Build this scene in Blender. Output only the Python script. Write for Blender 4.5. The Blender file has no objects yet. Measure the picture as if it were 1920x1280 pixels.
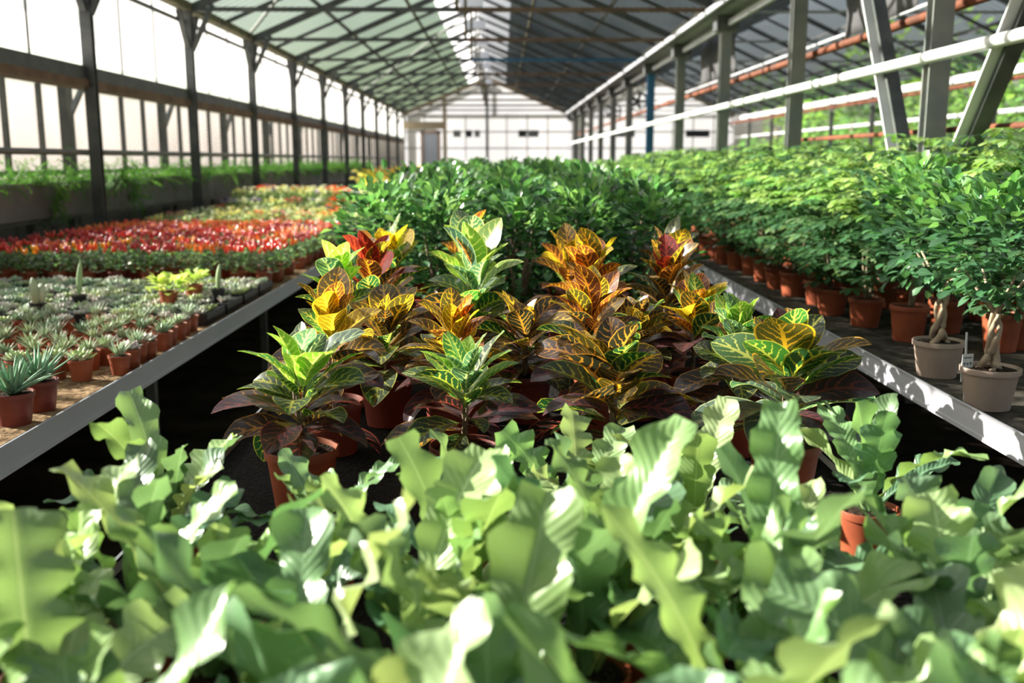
import bpy, math, random
import numpy as np
from mathutils import Vector, Matrix
C = bpy.context.scene.collection
SC = bpy.context.scene
PI = math.pi
# ------------------------------------------------------------------ camera, sky, sun, exposure
F = 1867.0
PITCH = math.atan(340 / F); YAW = math.radians(-0.62)
cam = bpy.data.cameras.new('camera'); camo = bpy.data.objects.new('camera', cam); C.objects.link(camo)
camo.location = (0, 0, 1.55); camo.rotation_euler = (PI / 2 - PITCH, 0, YAW)
cam.sensor_width = 36; cam.lens = 36 * F / 1920; cam.clip_end = 500; cam.clip_start = .02
cam.dof.use_dof = True; cam.dof.focus_distance = 2.62; cam.dof.aperture_fstop = 2.9
SC.camera = camo
SUN_E, SUN_B = math.radians(23), math.radians(20)     # height above the horizon; turned from square-left towards the far end
sd = Vector((-math.cos(SUN_E) * math.cos(SUN_B), math.cos(SUN_E) * math.sin(SUN_B), math.sin(SUN_E)))
sl = bpy.data.lights.new('sun', 'SUN'); so = bpy.data.objects.new('sun', sl); C.objects.link(so)
sl.energy = 24; sl.color = (1, .95, .87); sl.angle = math.radians(.6)
so.rotation_euler = sd.to_track_quat('Z', 'Y').to_euler(); so.location = (-8, 3, 9)
w = bpy.data.worlds.new('world'); SC.world = w; w.use_nodes = True
wn = w.node_tree.nodes; wl = w.node_tree.links
bg = wn['Background']; sky = wn.new('ShaderNodeTexSky'); sky.sky_type = 'NISHITA'; sky.sun_disc = False
sky.sun_elevation = SUN_E; sky.sun_rotation = math.atan2(sd.x, sd.y); sky.dust_density = 3.0; sky.air_density = 1.1
hs = wn.new('ShaderNodeHueSaturation'); hs.inputs['Saturation'].default_value = .55
wl.new(sky.outputs[0], hs.inputs['Color']); wl.new(hs.outputs[0], bg.inputs[0]); bg.inputs[1].default_value = .16
SC.view_settings.view_transform = 'Standard'; SC.view_settings.look = 'None'
SC.view_settings.gamma = 1; SC.view_settings.use_curve_mapping = False
SC.view_settings.exposure = 0.15
cy = SC.cycles
cy.max_bounces = 7; cy.diffuse_bounces = 3; cy.glossy_bounces = 2; cy.transmission_bounces = 5; cy.transparent_max_bounces = 14
cy.sample_clamp_indirect = 6; cy.caustics_reflective = False; cy.caustics_refractive = False

# ------------------------------------------------------------------ pixel -> place
MC = camo.rotation_euler.to_matrix()
def ray(px, py):
    return MC @ Vector(((px - 960) / F, -(py - 640) / F, -1))
def W(px, py, z=.75):
    d = ray(px, py); t = (z - 1.55) / d.z
    return (d.x * t, d.y * t)
def atY(px, py, Y):
    d = ray(px, py); t = Y / d.y
    return (d.x * t, 1.55 + d.z * t)
# ------------------------------------------------------------------ materials
MT = {}
def mat(name, col, rough=.6, spec=.4, metal=0, noise=None, bump=0, scale=20, col2=None, speck=None):
    if name in MT: return MT[name]
    m = bpy.data.materials.new(name); m.use_nodes = True; N = m.node_tree.nodes; L = m.node_tree.links
    b = N['Principled BSDF']; b.inputs['Base Color'].default_value = (*col, 1); b.inputs['Roughness'].default_value = rough
    b.inputs['Specular IOR Level'].default_value = spec; b.inputs['Metallic'].default_value = metal
    if col2 or bump:
        tc = N.new('ShaderNodeTexCoord'); t = N.new('ShaderNodeTexNoise'); t.inputs['Scale'].default_value = scale; t.inputs['Detail'].default_value = 6
        L.new(tc.outputs['Object'], t.inputs['Vector'])
        if col2:
            r = N.new('ShaderNodeValToRGB'); r.color_ramp.elements[0].color = (*col, 1); r.color_ramp.elements[1].color = (*col2, 1)
            r.color_ramp.elements[0].position = .38; r.color_ramp.elements[1].position = .64
            L.new(t.outputs[0], r.inputs[0]); out = r.outputs[0]
            if speck:
                vo = N.new('ShaderNodeTexVoronoi'); vo.inputs['Scale'].default_value = speck[0]; L.new(tc.outputs['Object'], vo.inputs['Vector'])
                lt = N.new('ShaderNodeMath'); lt.operation = 'LESS_THAN'; lt.inputs[1].default_value = speck[1]; L.new(vo.outputs['Distance'], lt.inputs[0])
                mx = N.new('ShaderNodeMix'); mx.data_type = 'RGBA'; L.new(lt.outputs[0], mx.inputs[0]); L.new(out, mx.inputs[6]); mx.inputs[7].default_value = (*speck[2], 1)
                out = mx.outputs[2]
            L.new(out, b.inputs['Base Color'])
        if bump:
            bp = N.new('ShaderNodeBump'); bp.inputs['Strength'].default_value = bump; bp.inputs['Distance'].default_value = .02
            L.new(t.outputs[0], bp.inputs['Height']); L.new(bp.outputs[0], b.inputs['Normal'])
    MT[name] = m; return m

def leafmat(name, veins=0, trans=.35, rough=.35, spec=.5, back=None, tboost=1.6, nveins=8, rib=.06, bumpv=0):
    """leaf surface: per-leaf base (cb) and vein (cv) colours; lf = (across -1..1, along 0..1, random)"""
    m = bpy.data.materials.new(name); m.use_nodes = True; N = m.node_tree.nodes; L = m.node_tree.links
    b = N['Principled BSDF']; b.inputs['Roughness'].default_value = rough; b.inputs['Specular IOR Level'].default_value = spec
    def attr(n):
        a = N.new('ShaderNodeAttribute'); a.attribute_name = n; return a
    def mth(op, a, bb=None, c=None):
        n = N.new('ShaderNodeMath'); n.operation = op
        for i, v in enumerate((a, bb, c)):
            if v is None: continue
            if isinstance(v, (int, float)): n.inputs[i].default_value = v
            else: L.new(v, n.inputs[i])
        return n.outputs[0]
    lf = attr('lf'); cb = attr('cb').outputs['Color']
    sp = N.new('ShaderNodeSeparateXYZ'); L.new(lf.outputs['Vector'], sp.inputs[0])
    u = mth('ABSOLUTE', sp.outputs[0]); v = sp.outputs[1]
    col = cb
    if rib or veins:
        cv = attr('cv').outputs['Color']
        mask = mth('LESS_THAN', u, rib)
        if veins:
            nz = N.new('ShaderNodeTexNoise'); nz.inputs['Scale'].default_value = 4.0; nz.inputs['Detail'].default_value = 3
            L.new(lf.outputs['Vector'], nz.inputs['Vector'])
            s = mth('ADD', mth('SUBTRACT', mth('MULTIPLY', v, nveins), mth('MULTIPLY', u, 1.7)), mth('MULTIPLY', nz.outputs[0], 1.3))
            fr = mth('ABSOLUTE', mth('SUBTRACT', mth('FRACT', s), .5))          # .5 at a vein
            wd = mth('ADD', mth('MULTIPLY', u, .17), mth('SUBTRACT', .5 - veins, mth('MULTIPLY', nz.outputs[0], .12)))
            side = mth('MULTIPLY', mth('GREATER_THAN', fr, wd), mth('LESS_THAN', u, .9))
            edge = mth('GREATER_THAN', u, .93)
            mask = mth('MAXIMUM', mth('MAXIMUM', mask, side), edge)
        mx = N.new('ShaderNodeMix'); mx.data_type = 'RGBA'; L.new(mask, mx.inputs[0]); L.new(cb, mx.inputs[6]); L.new(cv, mx.inputs[7])
        col = mx.outputs[2]
    if back:
        g = N.new('ShaderNodeNewGeometry')
        m2 = N.new('ShaderNodeMix'); m2.data_type = 'RGBA'; L.new(mth('MULTIPLY', g.outputs['Backfacing'], back[1]), m2.inputs[0]); L.new(col, m2.inputs[6]); m2.inputs[7].default_value = (*back[0], 1)
        surf = m2.outputs[2]
    else: surf = col
    L.new(surf, b.inputs['Base Color'])
    if bumpv:
        h = mth('ADD', mth('SINE', mth('MULTIPLY', mth('SUBTRACT', v, mth('MULTIPLY', u, .12)), bumpv * 6.28)), mth('MULTIPLY', mth('LESS_THAN', u, .05), -1.5))
        bp = N.new('ShaderNodeBump'); bp.inputs['Strength'].default_value = .18; bp.inputs['Distance'].default_value = .002
        L.new(h, bp.inputs['Height']); L.new(bp.outputs[0], b.inputs['Normal'])
    tr = N.new('ShaderNodeBsdfTranslucent')
    vm = N.new('ShaderNodeVectorMath'); vm.operation = 'MULTIPLY'; L.new(col, vm.inputs[0]); vm.inputs[1].default_value = (tboost, tboost, tboost * .6)
    L.new(vm.outputs[0], tr.inputs[0])
    ms = N.new('ShaderNodeMixShader'); ms.inputs[0].default_value = trans
    L.new(b.outputs[0], ms.inputs[1]); L.new(tr.outputs[0], ms.inputs[2]); L.new(ms.outputs[0], N['Material Output'].inputs[0])
    MT[name] = m; return m

def sheet(name, col, clear=.3, col2=None, scale=1.5, rough=.5, gloss=0, stretch=(1, 1, 1), tint=(1, 1, 1)):
    """glazing sheet: part see-through, part light-scattering"""
    m = bpy.data.materials.new(name); m.use_nodes = True; N = m.node_tree.nodes; L = m.node_tree.links
    N.remove(N['Principled BSDF'])
    tp = N.new('ShaderNodeBsdfTransparent'); tp.inputs[0].default_value = (*tint, 1); tl = N.new('ShaderNodeBsdfTranslucent'); df = N.new('ShaderNodeBsdfDiffuse')
    tc = N.new('ShaderNodeTexCoord'); mp = N.new('ShaderNodeMapping'); mp.inputs['Scale'].default_value = stretch
    t = N.new('ShaderNodeTexNoise'); t.inputs['Scale'].default_value = scale; t.inputs['Detail'].default_value = 5
    L.new(tc.outputs['Object'], mp.inputs[0]); L.new(mp.outputs[0], t.inputs['Vector'])
    r = N.new('ShaderNodeValToRGB'); r.color_ramp.elements[0].color = (*col, 1); r.color_ramp.elements[1].color = (*(col2 or col), 1)
    r.color_ramp.elements[0].position = .35; r.color_ramp.elements[1].position = .65
    L.new(t.outputs[0], r.inputs[0]); L.new(r.outputs[0], tl.inputs[0]); L.new(r.outputs[0], df.inputs[0])
    a = N.new('ShaderNodeMixShader'); a.inputs[0].default_value = .3; L.new(tl.outputs[0], a.inputs[1]); L.new(df.outputs[0], a.inputs[2])
    b = N.new('ShaderNodeMixShader'); b.inputs[0].default_value = clear; L.new(a.outputs[0], b.inputs[1]); L.new(tp.outputs[0], b.inputs[2])
    o = b.outputs[0]
    if gloss:
        g = N.new('ShaderNodeBsdfGlossy'); g.inputs['Roughness'].default_value = .1
        c = N.new('ShaderNodeMixShader'); c.inputs[0].default_value = gloss; L.new(o, c.inputs[1]); L.new(g.outputs[0], c.inputs[2]); o = c.outputs[0]
    L.new(o, N['Material Output'].inputs[0]); MT[name] = m; return m

terra = mat('terracotta', (.24, .055, .022), .5, .35, col2=(.34, .085, .033), scale=9, bump=.05)
terra2 = mat('dark_terracotta', (.14, .026, .016), .45, .35, col2=(.19, .036, .022), scale=9)
taupe = mat('taupe_plastic', (.34, .255, .20), .55, .35, col2=(.38, .29, .23), scale=12)
black = mat('black_plastic', (.012, .013, .015), .4, .4)
soilm = mat('potting_soil', (.010, .007, .005), .95, .1, col2=(.045, .028, .018), scale=70, bump=1, speck=(160, .16, (.3, .26, .2)))
steel = mat('dark_steel', (.055, .06, .062), .5, .4, col2=(.09, .095, .09), scale=6)
steelg = mat('grey_steel', (.16, .17, .17), .5, .4, col2=(.22, .22, .20), scale=5)
alu = mat('aluminium', (.42, .43, .46), .42, .5, metal=.15, col2=(.46, .47, .5), scale=3)
whitem = mat('white_paint', (.72, .72, .72), .45, .4, col2=(.62, .62, .63), scale=4)
rust = mat('rusty_pipe', (.19, .055, .026), .75, .25, col2=(.11, .037, .022), scale=7)
mossy = mat('mossy_steel', (.09, .09, .06), .8, .2, col2=(.18, .16, .09), scale=5)
beamred = mat('brown_beam', (.13, .085, .06), .8, .2, col2=(.2, .13, .09), scale=4)
bluem = mat('blue_paint', (.02, .11, .22), .5, .4)
barkm = mat('bark', (.14, .10, .065), .8, .2, col2=(.25, .19, .13), scale=30, bump=.4)
barkp = mat('pale_bark', (.30, .22, .15), .7, .2, col2=(.42, .33, .24), scale=18, bump=.3)
stemg = mat('green_stem', (.12, .16, .04), .6, .3)
blacksoil = mat('black_bench_soil', (.004, .004, .004), .95, .1, col2=(.012, .010, .009), scale=90, bump=.8, speck=(130, .12, (.14, .12, .09)))
sandsoil = mat('brown_bench_substrate', (.14, .085, .04), .95, .1, col2=(.34, .23, .12), scale=28, bump=1, speck=(70, .12, (.07, .04, .02)))
darkmat = mat('dark_bench_mat', (.022, .020, .016), .9, .1, col2=(.075, .066, .05), scale=14, bump=.6, speck=(60, .1, (.14, .12, .08)))
floorm = mat('earth_floor', (.018, .013, .009), .95, .1, col2=(.06, .042, .026), scale=3, bump=.5)
outm = mat('outside_ground', (.32, .28, .2), .95, .1, col2=(.20, .22, .10), scale=.5)
tarp = mat('grey_tarp', (.07, .07, .07), .8, .2, col2=(.09, .09, .09), scale=6)
netm = mat('panel_grey', (.14, .14, .13), .8, .2, col2=(.19, .19, .175), scale=3)
tagm = mat('plant_tag', (.75, .76, .74), .4, .4)
inkm = mat('tag_ink', (.12, .13, .13), .6, .2)
pepm = leafmat('pepper_skin', trans=0, rough=.16, spec=.8, rib=0)
petm = leafmat('petals', trans=.4, rough=.5, spec=.2, rib=0, tboost=1.2)
fernm = leafmat('fern_frond', trans=.27, rough=.33, spec=.6, rib=.045, tboost=1.5, bumpv=22)
crotm = leafmat('croton_leaf', veins=.105, trans=.36, rough=.27, spec=.55, back=((.11, .065, .068), .4), tboost=2.1, rib=.075)
shrubm = leafmat('shrub_leaf', trans=.3, rough=.27, spec=.6, rib=.07, tboost=1.7)
succm = leafmat('succulent_leaf', trans=.06, rough=.45, spec=.4, rib=0)
softm = leafmat('soft_leaf', trans=.35, rough=.6, spec=.25, rib=0, tboost=1.6)
treem = leafmat('tree_leaf', trans=.35, rough=.6, spec=.2, rib=0, tboost=1.5)
roofL = sheet('roof_sheet_green', (.13, .16, .12), .80, (.06, .08, .055), .9, stretch=(1, .35, 1), tint=(.86, .92, .84))
roofR = sheet('roof_sheet_dark', (.10, .12, .12), .25, (.05, .062, .062), 1.4, stretch=(1, .35, 1))
roofB = sheet('roof_sheet_blue', (.17, .205, .24), .5, (.09, .115, .14), .9, stretch=(1, .5, 1))
ridgeS = sheet('ridge_sheet', (.85, .85, .88), .6)
winU = sheet('upper_glazing', (.97, .97, .97), .68)
winL = sheet('lower_glazing', (.22, .20, .19), .5, (.30, .28, .27), .8)
endS = sheet('end_sheet', (.50, .50, .53), .08, (.42, .42, .45), .5)
filmS = sheet('plastic_film', (.14, .15, .16), .45)
sideS = sheet('side_glass', (.8, .85, .8), .93)

# ------------------------------------------------------------------ object helpers
def obj(name, me, parent=None):
    o = bpy.data.objects.new(name, me); C.objects.link(o)
    if parent: o.parent = parent
    return o
def tag(o, label=None, cat=None, group=None, kind=None):
    if label: o['label'] = label
    if cat: o['category'] = cat
    if group: o['group'] = group
    if kind: o['kind'] = kind
    return o
def thing(name, label, cat, loc=(0, 0, 0), rz=0, group=None):
    o = bpy.data.objects.new(name, None); C.objects.link(o); o.location = loc; o.rotation_euler = (0, 0, rz); o.empty_display_size = .05
    return tag(o, label, cat, group)
def copy_tree(o, parent=None):
    c = o.copy(); C.objects.link(c)
    if parent: c.parent = parent
    for ch in KIDS.get(o.name, ()):
        copy_tree(ch, c)
    return c
KIDS = {}
def kid(name, me, parent):
    o = obj(name, me, parent); KIDS.setdefault(parent.name, []).append(o); return o

class MB:
    def __init__(s): s.v = []; s.f = []; s.m = []
    def add(s, vs, fs, mi=0):
        n = len(s.v); s.v += [tuple(p) for p in vs]; s.f += [tuple(i + n for i in f) for f in fs]; s.m += [mi] * len(fs)
    def box(s, x0, x1, y0, y1, z0, z1, mi=0):
        s.add([(x0, y0, z0), (x1, y0, z0), (x1, y1, z0), (x0, y1, z0), (x0, y0, z1), (x1, y0, z1), (x1, y1, z1), (x0, y1, z1)],
              [(0, 3, 2, 1), (4, 5, 6, 7), (0, 1, 5, 4), (1, 2, 6, 5), (2, 3, 7, 6), (3, 0, 4, 7)], mi)
    def bar(s, a, b, wx, wy, mi=0, up=(0, 0, 1)):
        """rectangular bar from a to b; wx across, wy along up"""
        a = Vector(a); b = Vector(b); d = (b - a).normalized(); up = Vector(up)
        if abs(d.dot(up)) > .99: up = Vector((0, 1, 0))
        r = d.cross(up).normalized(); u = r.cross(d).normalized()
        vs = []
        for p in (a, b):
            for i, j in ((-1, -1), (1, -1), (1, 1), (-1, 1)): vs.append(p + r * i * wx / 2 + u * j * wy / 2)
        s.add(vs, [(0, 1, 2, 3), (7, 6, 5, 4), (0, 4, 5, 1), (1, 5, 6, 2), (2, 6, 7, 3), (3, 7, 4, 0)], mi)
    def tube(s, pts, rad, n=10, mi=0, cap=True):
        pts = [Vector(p) for p in pts]; R = rad if isinstance(rad, (list, tuple)) else [rad] * len(pts)
        vs = []; ref = Vector((.3, .2, 1)).normalized()
        for i, p in enumerate(pts):
            d = (pts[min(i + 1, len(pts) - 1)] - pts[max(i - 1, 0)]).normalized()
            rf = ref if abs(d.dot(ref)) < .95 else Vector((1, 0, 0))
            a = d.cross(rf).normalized(); b = d.cross(a)
            for k in range(n):
                t = 2 * PI * k / n; vs.append(p + (a * math.cos(t) + b * math.sin(t)) * R[i])
        fs = []
        for i in range(len(pts) - 1):
            for k in range(n):
                k2 = (k + 1) % n; fs.append((i * n + k, i * n + k2, (i + 1) * n + k2, (i + 1) * n + k))
        if cap: fs += [tuple(range(n))[::-1], tuple((len(pts) - 1) * n + k for k in range(n))]
        s.add(vs, fs, mi)
    def lathe(s, prof, n=28, mi=0, cx=0, cy=0):
        vs = []
        for r, z in prof:
            for k in range(n):
                t = 2 * PI * k / n; vs.append((cx + r * math.cos(t), cy + r * math.sin(t), z))
        fs = []
        for i in range(len(prof) - 1):
            for k in range(n):
                k2 = (k + 1) % n; fs.append((i * n + k, i * n + k2, (i + 1) * n + k2, (i + 1) * n + k))
        if prof[0][0] < 1e-4: pass
        s.add(vs, fs, mi)
    def mesh(s, name, mats, smooth=False, bevel=0):
        me = bpy.data.meshes.new(name); me.from_pydata(s.v, [], s.f)
        for m in (mats if isinstance(mats, (list, tuple)) else [mats]): me.materials.append(m)
        me.polygons.foreach_set('material_index', s.m)
        if smooth: me.polygons.foreach_set('use_smooth', [True] * len(s.f))
        me.update(); return me

GRID = {}
def grid_faces(nu, nv):
    k = (nu, nv)
    if k not in GRID:
        a = np.arange(nv)[:, None] * (nu + 1) + np.arange(nu)[None, :]; a = a.reshape(-1)
        GRID[k] = np.stack([a, a + 1, a + nu + 2, a + nu + 1], 1)
    return GRID[k]
class Leaves:
    """many leaf grids as one mesh with per-leaf colours"""
    def __init__(s): s.V = []; s.Fq = []; s.lf = []; s.cb = []; s.cv = []; s.n = 0
    def add(s, V, Fq, uv, rnd, cb, cv=(1, 1, 1)):
        k = len(V); s.V.append(V); s.Fq.append(Fq + s.n); s.n += k
        s.lf.append(np.concatenate([uv, np.full((k, 1), rnd)], 1)); s.cb.append(np.tile(np.array([*cb, 1.]), (k, 1))); s.cv.append(np.tile(np.array([*cv, 1.]), (k, 1)))
    def leaf(s, base, phi, L, Wd, th0, bend, rng, cb, cv=(1, 1, 1), shape='oval', nu=4, nv=6, fold=.15, wave=0, wk=4, lobe=0, twist=0, notch=0, roll=0, thick=0):
        v = np.linspace(0, 1, nv + 1); u = np.linspace(-1, 1, nu + 1)
        hw = Wd / 2 * SHAPES[shape](v)
        th = th0 - bend * v ** 1.2
        ds = L / nv; cx = np.concatenate([[0], np.cumsum(np.cos(th[:-1]) * ds)]); cz = np.concatenate([[0], np.cumsum(np.sin(th[:-1]) * ds)])
        ph = rng.uniform(0, 6.28); ph2 = rng.uniform(0, 6.28)
        U, Vv = np.meshgrid(u, v); au = np.abs(U); HW = hw[:, None]
        side = np.where(U > 0, ph, ph2)
        lat = U * HW * (1 + lobe * au * (np.sin(2 * PI * wk * Vv + side + .9) + .45 * np.sin(2 * PI * wk * 2.3 * Vv + side * 2)))
        nor = fold * au * HW + wave * au ** 1.5 * np.sin(2 * PI * wk * Vv + side) * np.clip(HW / (Wd / 2) * 1.3, 0, 1)
        if thick: nor = nor - 0
        tw = roll + twist * Vv
        l2 = lat * np.cos(tw) - nor * np.sin(tw); n2 = lat * np.sin(tw) + nor * np.cos(tw)
        TH = th[:, None]; X = cx[:, None] - n2 * np.sin(TH); Z = cz[:, None] + n2 * np.cos(TH); Y = l2
        if notch:
            sh = notch * L * np.clip((Vv - .6) / .4, 0, 1) ** 1.5 * (1 - au) ** 1.2
            X = X - sh * np.cos(TH); Z = Z - sh * np.sin(TH)
        c, sn = math.cos(phi), math.sin(phi)
        P = np.stack([base[0] + X * c - Y * sn, base[1] + X * sn + Y * c, base[2] + Z], -1).reshape(-1, 3)
        s.add(P, grid_faces(nu, nv), np.stack([U, Vv], -1).reshape(-1, 2), rng.random(), cb, cv)
    def spike(s, base, phi, L, r, th0, bend, rng, cb, n=5, nv=5, flat=.6, cup=0, prof='taper'):
        """fleshy leaf or fruit: closed tapering bent tube"""
        v = np.linspace(0, 1, nv + 1); th = th0 - bend * v
        ds = L / nv; cx = np.concatenate([[0], np.cumsum(np.cos(th[:-1]) * ds)]); cz = np.concatenate([[0], np.cumsum(np.sin(th[:-1]) * ds)])
        rr = r * (SHAPES[prof](v)); a = np.arange(n) * 2 * PI / n
        A, Vv = np.meshgrid(a, v); R = rr[:, None]; TH = th[:, None]
        lat = R * np.cos(A); nor = R * flat * np.sin(A)
        X = cx[:, None] - nor * np.sin(TH); Z = cz[:, None] + nor * np.cos(TH); Y = lat
        c, sn = math.cos(phi), math.sin(phi)
        P = np.stack([base[0] + X * c - Y * sn, base[1] + X * sn + Y * c, base[2] + Z], -1).reshape(-1, 3)
        i = np.arange(nv)[:, None] * n; k = np.arange(n)[None, :]; k2 = (k + 1) % n
        Fq = np.stack([i + k, i + k2, i + n + k2, i + n + k], -1).reshape(-1, 4)
        s.add(P, Fq, np.stack([np.cos(A), Vv], -1).reshape(-1, 2), rng.random(), cb)
    def mesh(s, name, m):
        V = np.concatenate(s.V); Fq = np.concatenate(s.Fq)
        me = bpy.data.meshes.new(name); me.vertices.add(len(V)); me.vertices.foreach_set('co', V.astype(np.float32).ravel())
        me.loops.add(Fq.size); me.polygons.add(len(Fq)); me.loops.foreach_set('vertex_index', Fq.astype(np.int32).ravel())
        me.polygons.foreach_set('loop_start', np.arange(0, Fq.size, 4, dtype=np.int32))
        me.polygons.foreach_set('use_smooth', np.ones(len(Fq), bool))
        for nm, dat, ty in (('lf', s.lf, 'FLOAT_VECTOR'), ('cb', s.cb, 'FLOAT_COLOR'), ('cv', s.cv, 'FLOAT_COLOR')):
            a = me.attributes.new(nm, ty, 'POINT'); a.data.foreach_set('vector' if ty == 'FLOAT_VECTOR' else 'color', np.concatenate(dat).astype(np.float32).ravel())
        me.update(calc_edges=True); me.materials.append(m); return me
SHAPES = {
    'oval': lambda v: np.clip(np.sin(PI * np.clip((v - .08) / .92, 0, 1) ** .9), 0, 1) ** .75 + .04 * (v < .1),
    'croton': lambda v: np.where(v < .1, .05, np.sin(PI * np.clip((v - .08) / .92, 0, 1) ** 1.1) ** .8 + .02),
    'obovate': lambda v: np.where(v < .12, .06, np.sin(PI * np.clip((v - .1) / .9, 0, 1) ** 1.5) ** .7 + .03),
    'strap': lambda v: .13 + .87 * np.clip(v / .5, 0, 1) ** 1.25 * np.clip((1.0 - v) / .3, 0, 1) ** .5,
    'strapblunt': lambda v: .12 + .88 * np.clip(v / .6, 0, 1) ** 1.3 * np.clip((1.05 - v) / .16, 0, 1) ** .5,
    'taper': lambda v: np.clip((1.02 - v), 0, 1) ** .75,
    'plump': lambda v: np.clip(np.sin(PI * np.clip(v * .9 + .1, 0, 1)), .05, 1) ** .6,
    'needle': lambda v: 1 - .9 * v,
}
def jit(rng, c, a=.2):
    k = 1 + rng.uniform(-a, a); return tuple(min(1, max(0, x * k * (1 + rng.uniform(-a, a) * .35))) for x in c)

# ------------------------------------------------------------------ pots
def pot_mesh(r, h, m, n=32, rim=.14, name='pot'):
    b = MB(); rb = r * .74; t = .0035; rh = h * rim
    b.lathe([(.0005, 0), (rb, 0), (r * .93, h - rh * 1.02), (r * .93 + .0005, h - rh), (r, h - rh * .96), (r * 1.01, h - .002), (r * 1.0, h), (r - t, h), (r * .93 - t, h - rh), (rb * .95, h * .3), (.0005, h * .3)], n)
    return b.mesh(name, m, smooth=False)
def smooth_by_angle(me):
    me.polygons.foreach_set('use_smooth', [True] * len(me.polygons))
    try: me.set_sharp_from_angle(angle=math.radians(35))
    except Exception: pass
    return me
def soil_mesh(r, z, rng, m=soilm):
    b = MB(); n = 20; prof = [(.0008, z + .006), (r * .3, z + .004), (r * .6, z + .002), (r * .93, z)]
    vs = []; 
    for rr, zz in prof:
        for k in range(n):
            t = 2 * PI * k / n; vs.append((rr * math.cos(t), rr * math.sin(t), zz + rng.uniform(-.0025, .0025)))
    fs = [(i * n + k, i * n + (k + 1) % n, (i + 1) * n + (k + 1) % n, (i + 1) * n + k) for i in range(3) for k in range(n)]
    b.add(vs, fs); return b.mesh('soil', m, True)

# ================================================================== SETTING
def struct(name, b, m, parent=None, smooth=False):
    o = obj(name, b.mesh(name, m, smooth) if isinstance(b, MB) else b, parent)
    if parent is None: o['kind'] = 'structure'
    return o
XL, XR, XM = -3.72, 2.68, -.52
ZE, ZR = 3.28, 4.62
XR2 = 9.0; XM2 = (XR + XR2) / 2
YF = 39.2; Y0 = .15; FR = [6.3 + 3 * k for k in range(-2, 12)]
b = MB(); b.box(-5.0, 9.2, -3, YF, -.1, 0); struct('floor', b, floorm)
b = MB(); b.box(-60, 70, -30, 120, -.25, -.12); o = struct('outside_ground', b, outm)
def corr(name, x0, z0, x1, z1, m, y0=-3.0, y1=YF, pitch=.19, amp=.018):
    """corrugated sheet between two eave/ridge lines"""
    n = int((y1 - y0) / pitch * 6); ys = np.linspace(y0, y1, n + 1); d = Vector((x1 - x0, 0, z1 - z0)).normalized(); nx, nz = -d.z, d.x
    vs = []
    for y in ys:
        a = amp * math.sin(2 * PI * y / pitch); vs += [(x0 + nx * a, y, z0 + nz * a), (x1 + nx * a, y, z1 + nz * a)]
    b = MB(); b.add(vs, [(2 * i, 2 * i + 1, 2 * i + 3, 2 * i + 2) for i in range(n)]); return b.mesh(name, m, True)
def P(xa, za, xb, zb, t): return xa + (xb - xa) * t, za + (zb - za) * t
tL = .78
roof = bpy.data.objects.new('ceiling', None); C.objects.link(roof); roof['kind'] = 'structure'
a = P(XL, ZE + .12, XM, ZR + .08, tL); obj('left_roof_slope', corr('s', XL, ZE + .12, *a, roofL), roof)
obj('ridge_glazing', corr('s', *a, XM, ZR + .08, ridgeS), roof)
a2 = P(XR, ZE + .12, XM, ZR + .08, tL); obj('ridge_glazing', corr('s', XM, ZR + .08, *a2, ridgeS), roof)
obj('right_roof_slope', corr('s', *a2, XR, ZE + .12, roofR), roof)
obj('neighbour_roof_slope', corr('s', XR + .1, ZE + .12, XM2, ZR + .08, roofB), roof)
obj('neighbour_roof_slope', corr('s', XM2, ZR + .08, XR2, ZE + .0, roofB), roof)
# end wall: both gables
def gable(name, xa, xm, xb, ze, zr, y, m, parts):
    r = bpy.data.objects.new(name, None); C.objects.link(r); r['kind'] = 'structure'
    b = MB(); b.add([(xa, y, 0), (xb, y, 0), (xb, y, ze), (xm, y, zr), (xa, y, ze)], [(0, 1, 2, 3, 4)]); obj('end_sheet', b.mesh('s', m), r)
    b = MB(); 
    def zt(x): return ze + (zr - ze) * (1 - abs(x - xm) / (xb - xm)) 
    for i, x in enumerate(np.arange(xa + .78, xb - .2, .79)):
        b.bar((x, y - .03, 0), (x, y - .03, min(zt(x), ze if i % 4 != 3 else 9)), .035, .05)
    b.bar((xm, y - .05, 0), (xm, y - .05, zr - .1), .09, .09)
    for z in (2.0, 2.62, ze - .05): b.bar((xa, y - .03, z), (xb, y - .03, z), .05, .045)
    for z in (ze + .35, ze + .75):
        hx = (xb - xm) * (1 - (z - ze) / (zr - ze)); b.bar((xm - hx, y - .03, z), (xm + hx, y - .03, z), .03, .03)
    obj('glazing_bars', b.mesh('s', steelg), r)
    b = MB(); b.bar((xa, y - .12, ze), (xm, y - .12, zr), .1, .16); b.bar((xm, y - .12, zr), (xb, y - .12, ze), .1, .16); obj('gable_rafter', b.mesh('s', mat('beige_beam', (.4, .32, .22), .7, .2)), r)
    return r
g1 = gable('wall_back', XL, XM, XR, ZE, ZR, YF, endS, 1)
g2 = gable('wall_back_neighbour', XR, XM2, XR2, ZE, ZR, YF, endS, 1)
def hatch(x0, x1, z0, z1, par, dark):
    b = MB(); b.box(x0, x1, YF - .09, YF - .05, z0, z1); obj('vent_hatch', b.mesh('v', dark), par)
dk = mat('hatch_dark', (.03, .035, .04), .6); gy = mat('hatch_grey', (.2, .21, .22), .6)
def ex(px, py): return atY(px, py, YF)
for px0, px1, m_ in ((873, 885, dk), (850, 864, gy), (890, 900, gy), (972, 987, dk), (990, 1010, gy), (1150, 1190, gy), (1285, 1330, dk)):
    x0, z0 = ex(px0, 257); x1, z1 = ex(px1, 244); hatch(x0, x1, z0, z1, g1 if px0 < 1100 else g2, m_)
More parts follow.
